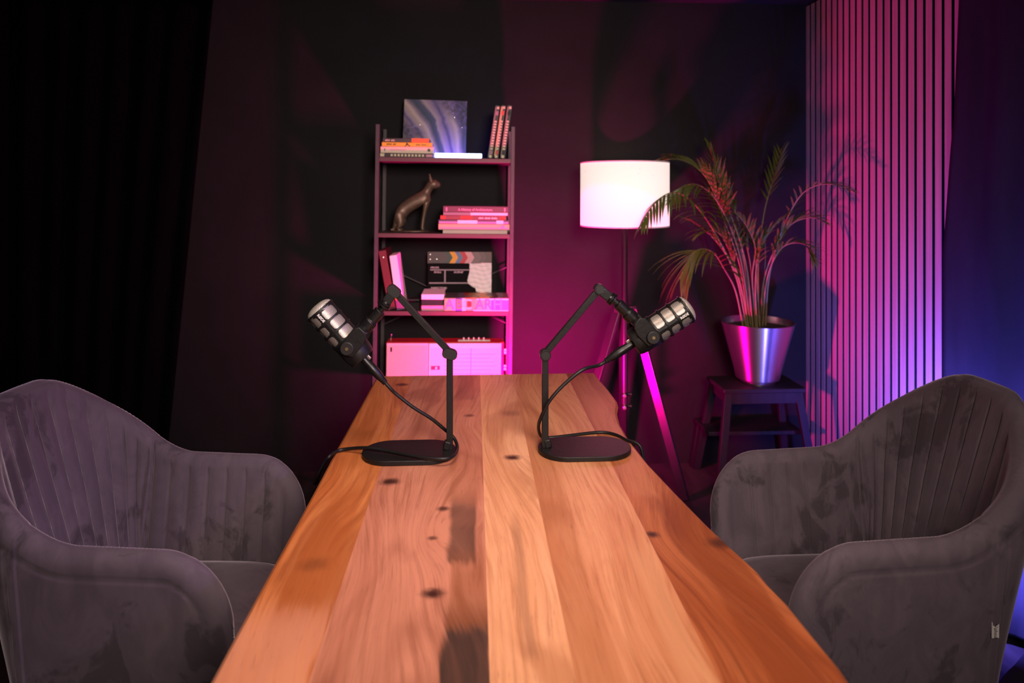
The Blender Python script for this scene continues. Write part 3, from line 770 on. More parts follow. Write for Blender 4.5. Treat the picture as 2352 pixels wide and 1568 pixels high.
# painting
def paint_mat():
    m = mat('poured_paint_picture', (.5, .4, .5), .35); t = NT(m)
    c = t.coord(); s = t.sep(c); x, zc = s[0], s[2]
    nz = t.noise(t.scale(c, (7, 7, 7)), 1, 5, .6, .6)
    zz = t.m_('SUBTRACT', zc, .13)
    # bands fall steeply at the top and sweep out to the right lower down
    fl = t.m_('ADD', t.m_('MULTIPLY', x, 1.0), t.m_('MULTIPLY', zz, .55))
    fl = t.m_('ADD', fl, t.m_('MULTIPLY', t.m_('MULTIPLY', t.m_('SUBTRACT', x, .02), t.m_('SUBTRACT', zz, .16)), -3.2))
    fl = t.m_('ADD', fl, t.m_('MULTIPLY', t.m_('SUBTRACT', nz, .5), .075))
    band = t.m_('FRACT', t.m_('MULTIPLY_ADD', fl, 4.6, .40))
    col = t.ramp(band, [(0, (.42, .33, .27)), (.12, (.60, .47, .40)), (.24, (.25, .19, .24)), (.34, (.07, .09, .12)), (.48, (.10, .11, .17)), (.56, (.46, .36, .34)), (.70, (.34, .24, .34)), (.80, (.11, .10, .20)), (.92, (.40, .30, .38)), (1, (.42, .33, .27))])
    gl = t.noise(c, 55, 3, .7)
    cor = t.m_('MAXIMUM', t.sstep(t.m_('ADD', t.m_('MULTIPLY', x, -1), t.m_('MULTIPLY', t.m_('ABSOLUTE', t.m_('SUBTRACT', zc, .13)), -1.2)), .03, .10),
              t.sstep(t.m_('ADD', x, zc), .27, .34))
    dk = t.ramp(gl, [(.30, (.03, .025, .04)), (.48, (.10, .085, .12)), (.60, (.16, .11, .32)), (.70, (.42, .34, .30))])
    col = t.mix(t.m_('MULTIPLY', cor, .85), col, dk)
    t.base(col); return m
pt, pb_ = SL(1000, 231, 3.50), SL(996, 350, 3.44)
wd = SL(1072, 300, 3.46).x-SL(926, 300, 3.46).x
ang = math.atan2(.055, pt.z-bz[0])
r = onshelf('canvas_painting', 'square canvas with poured lilac, cream and grey swirls leaning on the wall above the shelf', 'painting', SL(997, 350, 3.45).x, 3.45, bz[0]+.001, 0, math.radians(.6))
r.matrix_basis = r.matrix_basis @ Matrix.Rotation(-ang, 4, 'X')
hh = (pt.z-bz[0])/math.cos(ang)
MB().box((-wd/2, -.010, 0), (wd/2, .010, hh)).build('canvas', paint_mat(), r, bevel=.002)
gm = mat('picture_glitter', (.9, .85, .8), .15, .6)
for gx, gz, gr in ((.30, .72, .0035), (.43, .52, .004), (-.33, .52, .0022), (-.24, .55, .003), (-.20, .44, .0018), (-.40, .30, .0018)):
    MB().lathe([(.0005, 0), (gr, .0008), (gr*.8, .0018), (.0004, .0024)], 12, Matrix.Translation((gx*wd, -.010, hh*(.10+.85*gz))) @ Matrix.Rotation(math.pi/2, 4, 'X')).build('sequin', gm, r)
# three leaning volumes
def leaning(label, pxb, pxt, ytop, wpx, cols, Yd, k_):
    base = SL(pxb, 361, SY0+.026); top = SL(pxt, ytop, SY0+.026)
    ry = math.atan2(top.x-base.x, top.z-base.z); hgt = math.hypot(top.x-base.x, top.z-base.z); wd = wpx/FPX*SY0
    r = onshelf('book', label, 'book', base.x, SY0+.026, bz[0]+.001+wd/2*math.sin(abs(ry))+.0005, 0, ry, 'leaning volumes at the right of the top board')
    MB().box((-wd/2, 0, 0), (wd/2, .16, .0+hgt)).build('cover', mat('dark_book_cover', (.02, .012, .016), .5), r, bevel=.0012)
    MB().box((-wd/2+.003, .003, hgt-.002), (wd/2-.003, .155, hgt+.0008)).build('pages', PAGE, r)
    if k_ == 1: patch(r, 'spine_band', mat('tan_spine', (.62, .45, .22), .6), -wd*.46, -wd*.05, .012, hgt-.006, 0)
    else: patch(r, 'spine_band', mat('brown_spine', (.24, .18, .15), .6), -wd*.46, -wd*.12, .012, hgt-.006, 0)
    for k in range(11):
        z0 = hgt*(.155+.052*k); patch(r, 'spine_letter', m_cream, -wd*.22, wd*.26, z0+.002, z0+.0105, -.0007)
    patch(r, 'spine_label', cols, -wd*.22, wd*.30, hgt*.075, hgt*.145, -.0007); patch(r, 'spine_label', cols, -wd*.22, wd*.30, hgt*.82, hgt*.90, -.0007)
    MB().cyl((0, -.0008, hgt*.035), (0, .0, hgt*.035), wd*.30, n=16).build('spine_emblem', m_cream, r)
    patch(r, 'spine_cap', m_cream, -wd*.1, wd*.36, hgt*.94, hgt*.985, -.0007)
leaning('leftmost of the three leaning volumes, dark with mauve end labels', 1125.5, 1143.5, 241, 11.5, mat('mauve_label', (.40, .22, .28), .6), SY0, 0)
leaning('middle one of the three leaning volumes, with red end labels', 1139, 1157, 240, 11.5, m_red, SY0, 1)
leaning('rightmost of the three leaning volumes, with black end labels', 1154, 1171, 240, 12, m_black, SY0, 2)

# cat figure on the second board
YC = 3.40
r = onshelf('cat_statuette', 'slender bronze cat figure sitting upright and looking right, on the second board', 'statue', SL(945, 534, YC).x, YC, bz[1]+.001)
cz = bz[1]-.0; ox = SL(945, 534, YC).x
def cp(cx, cy, y=0):
    p = SL(880+cx/9.8, 390+cy/9.8, YC); return Vector((p.x-ox, y, max(p.z-cz, .004)))
u = .000330
nodes = [(cp(330, 1130), 115*u), (cp(420, 940), 118*u), (cp(590, 800), 112*u), (cp(760, 700), 112*u), (cp(900, 620), 105*u), (cp(965, 520), 72*u), (cp(1020, 430), 66*u), (cp(1075, 340), 84*u), (cp(1160, 320), 92*u), (cp(1240, 350), 58*u), (cp(1300, 345), 32*u)]
edges = [(i, i+1) for i in range(len(nodes)-1)]
def chain(start, pts):
    last = start
    for p in pts: nodes.append(p); edges.append((last, len(nodes)-1)); last = len(nodes)-1
for sy in (-1, 1):
    chain(4, [(cp(985, 720, sy*.014), 55*u), (cp(945, 900, sy*.016), 36*u), (cp(905, 1130, sy*.016), 26*u), (cp(880, 1320, sy*.016), 26*u), (cp(920, 1362, sy*.016), 22*u)])
    chain(0, [(cp(400, 1120, sy*.022), 90*u), (cp(420, 1230, sy*.026), 60*u), (cp(330, 1330, sy*.026), 34*u), (cp(430, 1365, sy*.026), 24*u)])
chain(0, [(cp(270, 1250), 60*u), (cp(230, 1350, 0), 26*u), (cp(170, 1352, -.01), 18*u)])
me = bpy.data.meshes.new('figure'); me.from_pydata([n_[0] for n_ in nodes], edges, [])
me.materials.append(noisy('aged_bronze', (.16, .10, .075), (.24, .15, .11), (30, 30, 30), .45, metal=.5))
o = bpy.data.objects.new('figure', me); COL.objects.link(o); o.parent = r
sk = o.modifiers.new('skin', 'SKIN'); sk.use_smooth_shade = True
for i, n_ in enumerate(nodes):
    me.skin_vertices[0].data[i].radius = (n_[1], n_[1])
me.skin_vertices[0].data[0].use_root = True
sb = o.modifiers.new('sub', 'SUBSURF'); sb.levels = 2; sb.render_levels = 2
for sy in (-1, 1):
    b0 = cp(1085, 270, sy*.010); t0 = cp(1045, 95, sy*.014)
    MB().cyl(b0, t0, .0125, .0018, 14).build('ear', me.materials[0], r)
bx0, bx1 = cp(200, 1390).x, cp(1040, 1390).x
MB().lathe([(.9, 0), (1, .25), (1, .7), (.93, 1)], 40, Matrix.Translation(((bx0+bx1)/2, 0, 0)) @ Matrix.Diagonal(((bx1-bx0)/2, .045, .006, 1))).build('plinth', me.materials[0], r)

# second board, lying stack at the right (lowest first)
z = bz[1]
SG = 'art books stacked on the second board'
def dtxt(s_, size, m_, fx, **k): return lambda r, w_, y, h: ttext(r, s_, size, m_, fx*w_, y, h*.5, **k)
z = lying_book('pale pink lowest book of the second-board stack', 1017, 1165, 530, 538.5, z, (.80, .55, .50), group=SG)
def dd(r, w_, y, h):
    patch(r, 'spine_band', m_pinkp, -w_/2+.004, w_/2-.004, .001, h*.45, y); patch(r, 'spine_label', m_lil, w_/2-.045, w_/2-.028, h*.3, h*.8, y-.0007)
z = lying_book('wide ochre and pink book, second from the bottom of the second-board stack', 1007, 1172, 516.5, 530, z, (.85, .50, .25), group=SG, deco=dd)
def dd(r, w_, y, h):
    patch(r, 'spine_band', m_lil, -w_/2+.003, w_/2-.003, .002, h*.6, y)
    for a, b in ((-.23, .05), (.32, .42)): patch(r, 'spine_label', m_wht, a*w_, b*w_, .001, h-.001, y-.0007)
z = lying_book('dark book with lilac strip and pale patches, under the red-marked book', 1007, 1169, 507.5, 516.5, z, (.10, .08, .11), group=SG, deco=dd)
def dd(r, w_, y, h):
    patch(r, 'spine_band', m_red, -w_/2+.002, -w_/2+.025, .003, h-.002, y); patch(r, 'spine_band', m_red, -.19*w_, -.02*w_, .004, h-.002, y)
    blurbars(r, w_*.08, w_*.38, h*.42, h*.4, m_wht, y, 20)
    patch(r, 'spine_label', m_red, w_/2-.028, w_/2-.008, .004, h-.002, y)
z = lying_book('maroon book with red blocks and small white lettering in the second-board stack', 1011, 1163, 497.5, 507.5, z, (.20, .03, .05), group=SG, deco=dd)
def dd(r, w_, y, h): patch(r, 'spine_band', m_wht, -.08*w_, w_/2-.003, .001, h-.001, y)
z = lying_book('thin grey book with a cream right half, second from the top', 1018, 1167, 490.5, 497.5, z, (.26, .22, .22), group=SG, deco=dd)
def dd(r, w_, y, h):
    ttext(r, 'A History of Architecture', .0155, mat('pink_lettering', (.9, .35, .5), .6), w_*.03-.012, y, h*.42, bold=.0004)
    for k in (-1, 1): patch(r, 'spine_band', m_pinkp, k*(w_/2-.016)-.003, k*(w_/2-.016)+.003, .004, h-.007, y)
z = lying_book('plum book lettered A History of Architecture on top of the second-board stack', 1018, 1167, 476.5, 490.5, z, (.14, .02, .07), group=SG, deco=dd)

# third board
r = onshelf('book', 'dark red binder with a pale stud, leaning at the left end of the third board', 'binder', SL(901, 714, SY0+.02).x, SY0+.02, bz[2]+.006, 0, math.atan2(SL(877, 577, SY0+.02).x-SL(901, 714, SY0+.02).x, SL(877, 577, SY0+.02).z-bz[2]))
hgt = (SL(877, 577, SY0).z-bz[2])*1.005
MB().box((-.018, 0, 0), (.018, .20, hgt)).build('cover', mat('dark_red_cover', (.11, .008, .02), .5), r, bevel=.002)
MB().lathe([(.005, 0), (.004, .002), (.0005, .003)], 16, Matrix.Translation((.0, 0, hgt*.88)) @ Matrix.Rotation(math.pi/2, 4, 'X')).build('stud', M['steel'], r)
b0, t0 = SL(916, 713, SY0+.015), SL(898, 587, SY0+.015)
r = onshelf('book', 'white book with an orange foot to its spine, leaning on the dark red binder', 'book', b0.x+.009, SY0+.015, bz[2]+.005, 0, math.atan2(t0.x-b0.x, t0.z-bz[2]))
hgt = (t0.z-bz[2])
MB().box((-.018, 0, .0), (.018, .16, hgt)).build('cover', m_wht, r, bevel=.002)
patch(r, 'spine_band', m_orange, -.018, .018, .048, .066, 0); patch(r, 'spine_foot', mat('violet_foot', (.18, .05, .16), .5), -.018, .018, 0, .048, 0)
# small black torch lying on its side
p = SL(952, 689, SY0+.06)
YB = SY0+.02
z3 = bz[2]
zb = z3
zb2 = lying_book('magenta-lit book at the bottom of the small pile left of the lettered box', 968, 1020, 703, 715.5, zb, (.75, .30, .42), Yf=SY0+.012, depth=.21, group='small pile on the third board')
zb3 = lying_book('black book in the middle of the small pile left of the lettered box', 968, 1020, 690, 703, zb2, (.012, .012, .014), Yf=SY0+.016, depth=.20, group='small pile on the third board')
zb4 = lying_book('white book on top of the small pile left of the lettered box', 968, 1020, 678, 690, zb3, (.85, .80, .80), Yf=SY0+.012, depth=.19, group='small pile on the third board')
r = onshelf('torch', 'small black torch standing in the gap left of the small book pile', 'torch', SL(950, 690, SY0+.05).x, SY0+.05, z3)
hz_ = SL(950, 689, SY0+.05).z-z3
MB().cyl((-.028, 0, hz_), (.030, 0, hz_), .0125, n=24).build('barrel', M['blackplastic'], r, bevel=.002)
MB().box((-.030, -.006, 0), (.028, .006, hz_-.008)).build('rest', M['blackplastic'], r, bevel=.002)
# lettered box
x0, x1 = SL(1010, 700, SY0+.004).x, SL(1169, 700, SY0+.004).x; hb = SL(1090, 684.5, SY0+.004).z-z3; wb = x1-x0
x0 = max(x0, SL(1020, 700, SY0+.012).x+.001); wb = x1-x0
r = onshelf('box', 'shallow box with big bright letters A B C along its front, on the third board', 'box', (x0+x1)/2, SY0+.004, z3)
m = mat('bright_printed_card', (.8, .4, .2), .4); t = NT(m); s = t.sep(t.coord())
fx = t.m_('MULTIPLY_ADD', s[0], 1/wb, .5)
t.base(t.ramp(fx, [(0, (.90, .50, .25)), (.11, (.85, .40, .45)), (.17, (.12, .12, .45)), (.27, (.85, .75, .80)), (.33, (.90, .40, .20)), (.48, (.92, .45, .25)), (.62, (.90, .50, .30)), (.72, (.45, .12, .70)), (.86, (.60, .15, .70)), (.93, (.35, .15, .75))], 'CONSTANT'))
MB().box((-wb/2, 0, .001), (wb/2, .175, hb-.001)).build('tray', m, r, bevel=.003)
m2 = mat('printed_lid', (.2, .1, .08), .4); t = NT(m2); s = t.sep(t.coord()); fx = t.m_('MULTIPLY_ADD', s[0], 1/wb, .5)
ns = t.noise(t.coord(), 14, 3)
t.base(t.ramp(t.m_('ADD', fx, t.m_('MULTIPLY', t.m_('SUBTRACT', ns, .5), .35)), [(0, (.06, .05, .05)), (.2, (.12, .10, .16)), (.3, (.30, .02, .02)), (.42, (.35, .18, .03)), (.55, (.75, .30, .08)), (.68, (.12, .06, .06)), (.78, (.35, .28, .30)), (.9, (.30, .16, .16))], 'CONSTANT'))
MB().box((-wb/2+.001, .001, hb-.001), (wb/2-.001, .174, hb+.0012)).build('lid', m2, r)
bl = [('A', .055, .058, (.70, .22, .40)), ('B', .205, .050, (.92, .30, .12)), ('C', .33, .056, (.95, .60, .40)), ('A', .52, .056, (.80, .22, .28)), ('R', .65, .056, (.80, .20, .30)), ('H', .80, .056, (.85, .30, .75))]
for ch, fx_, sz, c_ in bl:
    text(ch, sz*1.25, 'lettering', mat('letter_print', c_, .5), r, Matrix.Translation((-wb/2+fx_*wb+.008, -.0012, hb*.50)) @ FR_X, .0006, bold=.0012, sx=.9)
MB().box((-.045, -.0016, hb*.35), (-.025, -.0006, hb*.75)).build('red_block', m_red, r)
patch(r, 'white_edge', m_wht, wb*.0, wb/2-.002, hb*.86, hb-.002, -.0004)
patch(r, 'white_edge', m_wht, -wb*.05, wb/2-.002, .0015, hb*.09, -.0004)
# clapperboard
YK = 3.475
cb = SL(1055, 697, YK)
x0, x1 = SL(982, 640, YK).x, SL(1129.5, 640, YK).x; wk = x1-x0; hk = SL(1055, 578, YK+.03).z-z3
r = onshelf('clapperboard', 'black film clapperboard with coloured chevrons on its top bar, behind the lettered box', 'clapperboard', (x0+x1)/2, YK, z3+.0012, 0, math.radians(-.3))
r.matrix_basis = r.matrix_basis @ Matrix.Rotation(-math.atan2(.03, hk), 4, 'X')
def kz(py): return (SL(1055, py, YK+.02).z-z3)
def kx(px): return SL(px, 640, YK+.01).x-(x0+x1)/2
zc = kz(604.5)
MB().box((-wk/2, -.004, 0), (wk/2, .004, zc-.001)).build('slate', mat('slate_black', (.005, .005, .006), .75, spec=.12), r, bevel=.001)
ck = MB(); cols_ = [(.075, .06, .055), (.035, .08, .06), (.80, .38, .01), (.10, .20, .36), (.50, .02, .03), (.62, .36, .36), (.17, .13, .12), (.13, .10, .09), (.11, .075, .06)]
xs_b = [982, 1022, 1032, 1044.5, 1055.5, 1067, 1082, 1098, 1110, 1129.5]
zm = (zc+kz(578.5))/2; zt = kz(578.5); kw = kx(1040)-kx(1030); off = kw*.75
for i, c_ in enumerate(cols_):
    xa, xb_ = kx(xs_b[i]), kx(xs_b[i+1])
    oa = 0 if i == 0 else off; ob = 0 if i == len(cols_)-1 else off
    for (za, zb_, sa, sb_) in ((zc, zm, 0, 1), (zm, zt, 1, 0)):
        q = [(xa+oa*sa, za), (xb_+ob*sa, za), (xb_+ob*sb_, zb_), (xa+oa*sb_, zb_)]
        ck.prism([(p_[0], p_[1]) for p_ in q], -.0062, .004, axis='y', mi=i)
ck.build('clapstick', [mat('clap_colour', c_, .5) for c_ in cols_], r, smooth=False)
for px_, py_ in ((988, 584.5), (988, 595.5), (1003, 595)):
    MB().cyl((kx(px_), -.0085, kz(py_)), (kx(px_), -.006, kz(py_)), .003, n=12).build('rivet', M['steel'], r)
m_line = mat('grey_print', (.35, .28, .30), .6); m_tx = mat('pale_print', (.62, .45, .50), .6)
patch(r, 'ruled_line', m_line, kx(988), kx(1082), kz(621), kz(618.3), -.0040)
patch(r, 'ruled_line', m_line, kx(986), kx(1078), kz(651), kz(648), -.0040)
patch(r, 'ruled_line', m_line, kx(1020.5), kx(1024), kz(650), kz(619), -.0040)
for s_, px_, py_, sz in (('PROD.', 998.5, 614.5, .0125), ('ROLL', 1005, 625, .0125), ('SCENE', 1052.5, 625, .0125), ('DIRECTOR:', 1008, 661, .0130), ('CAMERA:', 1003.5, 671.5, .0130)):
    text(s_, sz, 'lettering', m_tx, r, Matrix.Translation((kx(px_), -.0046, kz(py_))) @ FR_X, .0003, shear=.3, sx=1.25, bold=.0004)
# ruffled white patch on the lower right of the slate
o_ = [(1078, 605), (1129, 604), (1129, 672), (1119, 670), (1106, 672), (1094, 669), (1092, 661), (1083, 656), (1075, 650), (1074, 642), (1077, 630), (1079, 620)]
out = [(kx(a), kz(b)) for a, b in o_]
def inside(x, z):
    c = False
    for (xa, za), (xb_, zb_) in zip(out, out[1:]+out[:1]):
        if (za > z) != (zb_ > z) and x < (xb_-xa)*(z-za)/(zb_-za)+xa: c = not c
    return c
b = MB(); gx0, gx1 = min(p[0] for p in out), max(p[0] for p in out); gz0, gz1 = min(p[1] for p in out), max(p[1] for p in out)
NX, NZ = 60, 72; idx = {}; vs = []; fs = []
def gp(i, j):
    if (i, j) not in idx:
        x = gx0+(gx1-gx0)*i/NX; z_ = gz0+(gz1-gz0)*j/NZ
        row = (z_-gz0)/.0225+.25*math.sin(x*60+.7)
        hgt_ = .003+.0075*abs(math.sin(math.pi*row))*(.75+.25*math.sin(x*190+2*math.floor(row)))
        idx[(i, j)] = len(vs); vs.append((x, -.0045-hgt_, z_))
    return idx[(i, j)]
for i in range(NX):
    for j in range(NZ):
        if inside(gx0+(gx1-gx0)*(i+.5)/NX, gz0+(gz1-gz0)*(j+.5)/NZ): fs.append((gp(i, j), gp(i+1, j), gp(i+1, j+1), gp(i, j+1)))
o = b.add(vs, fs).build('ruffled_patch', mat('white_ruffle_cloth', (.93, .90, .86), .8), r, angle=180)
md = o.modifiers.new('s', 'SOLIDIFY'); md.thickness = .0025; md.offset = -1
tag(o, 'ruffled off-white cloth patch')

# radio on the fourth board
YR = SY0+.008
x0, x1 = SL(886, 820, YR).x, SL(1152, 820, YR).x; wr = x1-x0; hr = SL(1020, 787.5, YR).z-bz[3]
r = onshelf('radio', 'wide red vintage radio with ribbed grille and pale dial on the fourth shelf board', 'radio', (x0+x1)/2, YR, bz[3]+.004)
m_redcase = mat('red_radio_case', (.55, .02, .03), .35)
cs = MB().box((-wr/2, .004, 0), (wr/2+.012, .095, hr)); cs.build('case', m_redcase, r, bevel=.006, seg=3)
xg = SL(984, 820, YR).x-(x0+x1)/2
g = MB().box((-wr/2+.004, -.002, .006), (xg, .004, hr-.005))
for k in range(26):
    z_ = .040+k*(hr-.055)/26; g.box((-wr/2+.008, -.0048, z_), (xg-.004, -.002, z_+(hr-.055)/26*.62))
g.build('grille', mat('pale_grille_plastic', (.62, .50, .46), .5), r)
m_dial = mat('pale_dial_plastic', (.80, .74, .70), .35)
MB().box((xg+.002, -.006, .034), (wr/2-.002, .006, hr-.005)).build('dial_frame', m_dial, r, bevel=.002)
MB().box((xg+.012, -.0075, .044), (wr/2-.010, -.006, hr-.026)).build('dial_glass', mat('cream_dial', (.78, .66, .56), .2), r, bevel=.0008)
MB().box((-wr/2+.004, -.003, .006), (wr/2-.002, .006, .030)).build('lower_strip', m_dial, r, bevel=.002)
dm = mat('dial_print', (.45, .25, .28), .5)
for k in range(7):
    z_ = .052+k*(hr-.090)/7
    MB().box((xg+.075, -.0083, z_), (wr/2-.03-.01*(k % 3), -.0075, z_+.0012)).build('dial_line', dm, r)
MB().box((xg+.10+.17*.6, -.0088, .046), (xg+.10+.17*.6+.0015, -.0075, hr-.028)).build('tuning_needle', m_red, r)
MB().box((xg+.014, -.0085, .090), (xg+.055, -.0075, .108)).build('dial_window', mat('magenta_window', (.5, .05, .12), .3), r)
MB().cyl((xg+.038, -.012, .099), (xg+.038, -.008, .099), .006, n=20).build('dial_button', m_dial, r)
MB().box((-wr/2+.022, -.0055, hr-.045), (-wr/2+.030, -.0045, hr-.024)).build('badge', m_black, r)
for k in range(5):
    xk = SL(1065+11.5*k, 780, YR+.03).x-(x0+x1)/2
    MB().box((xk-.004, .026, hr), (xk+.004, .040, hr+.016)).build('push_button', m_dial, r, bevel=.002)
MB().box((SL(1052, 780, YR+.03).x-(x0+x1)/2, .022, hr-.001), (SL(1126, 780, YR+.03).x-(x0+x1)/2, .045, hr+.004)).build('button_strip', m_dial, r, bevel=.001)
xk = SL(898, 780, YR+.05).x-(x0+x1)/2
MB().cyl((xk, .05, hr-.002), (xk+.001, .05, hr+.022), .0022, n=10).cyl((xk+.001, .05, hr+.022), (xk+.0015, .05, hr+.028), .0042, n=12).build('aerial', M['steel'], r)
for py_ in (805, 811.5, 842, 849):
    zk = SL(1157, py_, YR).z-bz[3]-.004
    MB().cyl((wr/2+.010, .014, zk), (wr/2+.024, .014, zk), .0062, n=20).build('knob', m_dial, r, bevel=.002)

# ------------------------------------------------------------------ floor lamp with drum shade
YL = 3.30
lc = PY(1434.5, 445, YL); lx = lc.x
rl = empty('floor_lamp', 'tripod floor lamp with a glowing white drum shade, right of the shelf unit', 'lamp', (lx, YL, 0))
zt_, zb_ = PY(1434, 372, YL-.1).z, PY(1434, 520.5, YL-.1).z
rs = (PY(1534.5, 445, YL).x-PY(1335, 445, YL).x)/2
m = mat('lit_linen_shade', (.85, .80, .76), .8); t = NT(m)
s = t.sep(t.coord())
hot = t.m_('ADD', t.m_('MULTIPLY', s[0], s[0]), t.m_('MULTIPLY', t.m_('SUBTRACT', s[2], (zt_+zb_)/2), t.m_('SUBTRACT', s[2], (zt_+zb_)/2)))
t.b.inputs['Emission Color'].default_value = (1.0, .78, .72, 1); t.b.inputs['Emission Strength'].default_value = .85
b = MB().lathe([(rs, zb_), (rs, zt_)], 72, cap=False)
o = b.build('lamp_shade', m, rl); md = o.modifiers.new('s', 'SOLIDIFY'); md.thickness = .0012
for z_ in (zb_, zt_):
    MB().lathe([(rs-.0008, z_-.003), (rs+.0008, z_-.003), (rs+.0008, z_+.003), (rs-.0008, z_+.003)], 72, cap=False).build('shade_rim', m_wht, rl)
zh = PY(1434, 703, YL).z
MB().lathe([(.0150, zh-.02), (.0150, zb_+.06)], 20).build('pole', M['blackmetal'], rl)
MB().lathe([(.017, zb_+.03), (.017, zb_+.10), (.012, zb_+.11)], 24).build('bulb_socket', M['blackplastic'], rl)
for k in range(3):
    a = 2*math.pi*k/3
    MB().cyl((0, 0, zb_+.05), (rs*math.cos(a), rs*math.sin(a), zb_+.004), .0018, n=8).build('shade_spoke', M['blackmetal'], rl)
bp = [(.010, zb_+.108)]+[(.030*math.sin(math.pi*q/10), zb_+.15-.034*math.cos(math.pi*q/10)) for q in range(2, 10)]+[(.001, zb_+.184)]
MB().lathe(bp, 20).build('bulb', mat('glowing_bulb', (1, .9, .8), .3, emit=(1, .75, .6), estr=4), rl)
point('lamp_bulb_light', (lx, YL, zb_+.21), .45, (1.0, .62, .42), .03)
MB().box((-.055, -.018, zh-.028), (.055, .018, zh+.004)).build('hub', M['stool'], rl, bevel=.003)
MB().lathe([(.016, zh-.03), (.016, zh+.05), (.011, zh+.055)], 24).build('hub_collar', M['blackmetal'], rl)
zlow = PY(1432, 940, YL).z
MB().lathe([(.0135, zlow), (.0135, zh-.02)], 24).build('lower_tube', mat('satin_black_tube', (.05, .045, .05), .25, .6), rl)
for z_ in (PY(1430, 905, YL).z, PY(1430, 932, YL).z):
    MB().lathe([(.015, z_-.010), (.015, z_+.010)], 24).build('clamp_ring', M['blackmetal'], rl, bevel=.002)
    MB().cyl((-.004, -.012, z_), (-.006, -.032, z_), .009, n=20).build('clamp_knob', M['steel'], rl, bevel=.002)
    MB().cyl((.012, 0, z_), (.034, -.004, z_), .008, n=16).build('clamp_screw', M['blackplastic'], rl)
ft = PZ(1573, 1150, .0)
legs = [(Vector((.040, -.01, zh-.012)), Vector((ft.x-lx, ft.y-YL, .004))), (Vector((-.035, .0, zh-.012)), Vector((-.30, -.02, .004))), (Vector((-.002, .020, zh-.012)), Vector((.05, .25, .004)))]
for p_, q_ in legs:
    d = (q_-p_).normalized(); sd = Vector((0, 0, 1)).cross(d).normalized()
    if sd.length == 0: sd = Vector((1, 0, 0))
    MB().beam(p_, q_, .018, .042, Vector((.55, .83, 0)) if q_.x > .1 else Vector((.75, .66, 0))).build('leg', M['legwood'], rl, bevel=.002)

# ------------------------------------------------------------------ step stool and potted palm
ZS = .5
fl_, fr_ = PZ(1661, 893, ZS), PZ(1855, 893, ZS); bkl = PZ(1617, 863, ZS)
sx0, sx1 = fl_.x, fr_.x; sy0_, sy1_ = (fl_.y+fr_.y)/2, bkl.y
cx, cy = (sx0+sx1)/2, (sy0_+sy1_)/2; hx, hy = (sx1-sx0)/2, (sy1_-sy0_)/2
st = empty('step_stool', 'black-stained two-step wooden stool under the potted palm', 'stool', (cx, cy, 0))
MB().box((-hx, -hy, ZS-.022), (hx, hy, ZS)).build('top', M['stool'], st, bevel=.004)
for sy in (-1, 1):
    MB().box((-hx+.035, sy*(hy-.02)-.009, ZS-.075), (hx-.035, sy*(hy-.02)+.009, ZS-.022)).build('apron', M['stool'], st, bevel=.002)
for sx in (-1, 1):
    MB().box((sx*(hx-.028)-.009, -hy+.03, ZS-.075), (sx*(hx-.028)+.009, hy-.03, ZS-.022)).build('apron', M['stool'], st, bevel=.002)
for sx in (-1, 1):
    for sy in (-1, 1):
        foot = Vector((sx*(hx+.035), -(hy+.03) if sy < 0 else hy+.06, 0))
        MB().beam((sx*(hx-.030), sy*(hy-.026), ZS-.023), foot+Vector((0, 0, .002)), .036, .026, (1, 0, 0)).build('leg', M['stool'], st, bevel=.002)
yw_ = YW-cy-.03
MB().box((-hx-.035, -.005, .235), (hx+.035, yw_-.01, .255)).build('step', M['stool'], st, bevel=.003)
MB().box((-hx-.01, yw_-.045, .185), (hx+.01, yw_-.028, .235)).build('step_rail', M['stool'], st, bevel=.002)
for sx in (-1, 1):
    MB().beam((sx*(hx+.012), yw_-.04, .236), (sx*(hx+.045), yw_-.012, .001), .030, .024, (1, 0, 0)).build('step_leg', M['stool'], st, bevel=.002)

pc = PZ(1741, 872, ZS)
pc = Vector((pc.x, min(pc.y, sy1_-.03), ZS))
pc = Vector((PY(1740, 800, (sy0_+sy1_)/2).x, (sy0_+sy1_)/2, ZS))
plant = empty('potted_palm', 'leafy areca palm in a brushed metal pot standing on the black stool', 'plant', pc)
m = mat('brushed_metal_pot', (.50, .48, .52), .28, .97); t = NT(m)
m.node_tree.nodes['Principled BSDF'].inputs['Anisotropic'].default_value = .85
m.node_tree.nodes['Principled BSDF'].inputs['Anisotropic Rotation'].default_value = .25
_tn = m.node_tree.nodes.new('ShaderNodeTangent'); _tn.direction_type = 'RADIAL'; _tn.axis = 'Z'; m.node_tree.links.new(_tn.outputs[0], m.node_tree.nodes['Principled BSDF'].inputs['Tangent'])
f = t.noise(t.scale(t.coord(), (40, 40, 500)), 1, 3); t.L(t.m_('MULTIPLY_ADD', f, .08, .30), t.b.inputs['Roughness'])
zr = PY(1738, 740, pc.y-.02).z-ZS; rr = (PY(1817, 740, pc.y).x-PY(1659, 740, pc.y).x)/2; rb = .104
pr_ = [(rb*.80, .001), (rb*.82, .012), (rb, .022), (rb+.002, .028)]+[(rb+(rr-rb)*(k/8), .03+(zr-.03)*k/8) for k in range(1, 9)]+[(rr+.002, zr), (rr-.003, zr+.002), (rr-.007, zr-.004), (rr-.012, zr-.035)]
MB().lathe(pr_, 96).build('pot', m, plant, angle=60)
MB().lathe([(.001, zr-.035), (rr-.011, zr-.036), (rr-.011, zr-.030), (.001, zr-.022)], 40).build('soil', noisy('potting_soil', (.02, .014, .01), (.04, .028, .02), (60, 60, 60), .95), plant)
m_leaf = noisy('palm_leaf', (.12, .145, .024), (.08, .11, .02), (8, 8, 8), .45, spec=.4)
m_stem = noisy('palm_stem', (.22, .18, .075), (.17, .16, .06), (14, 14, 14), .45)
random.seed(11)
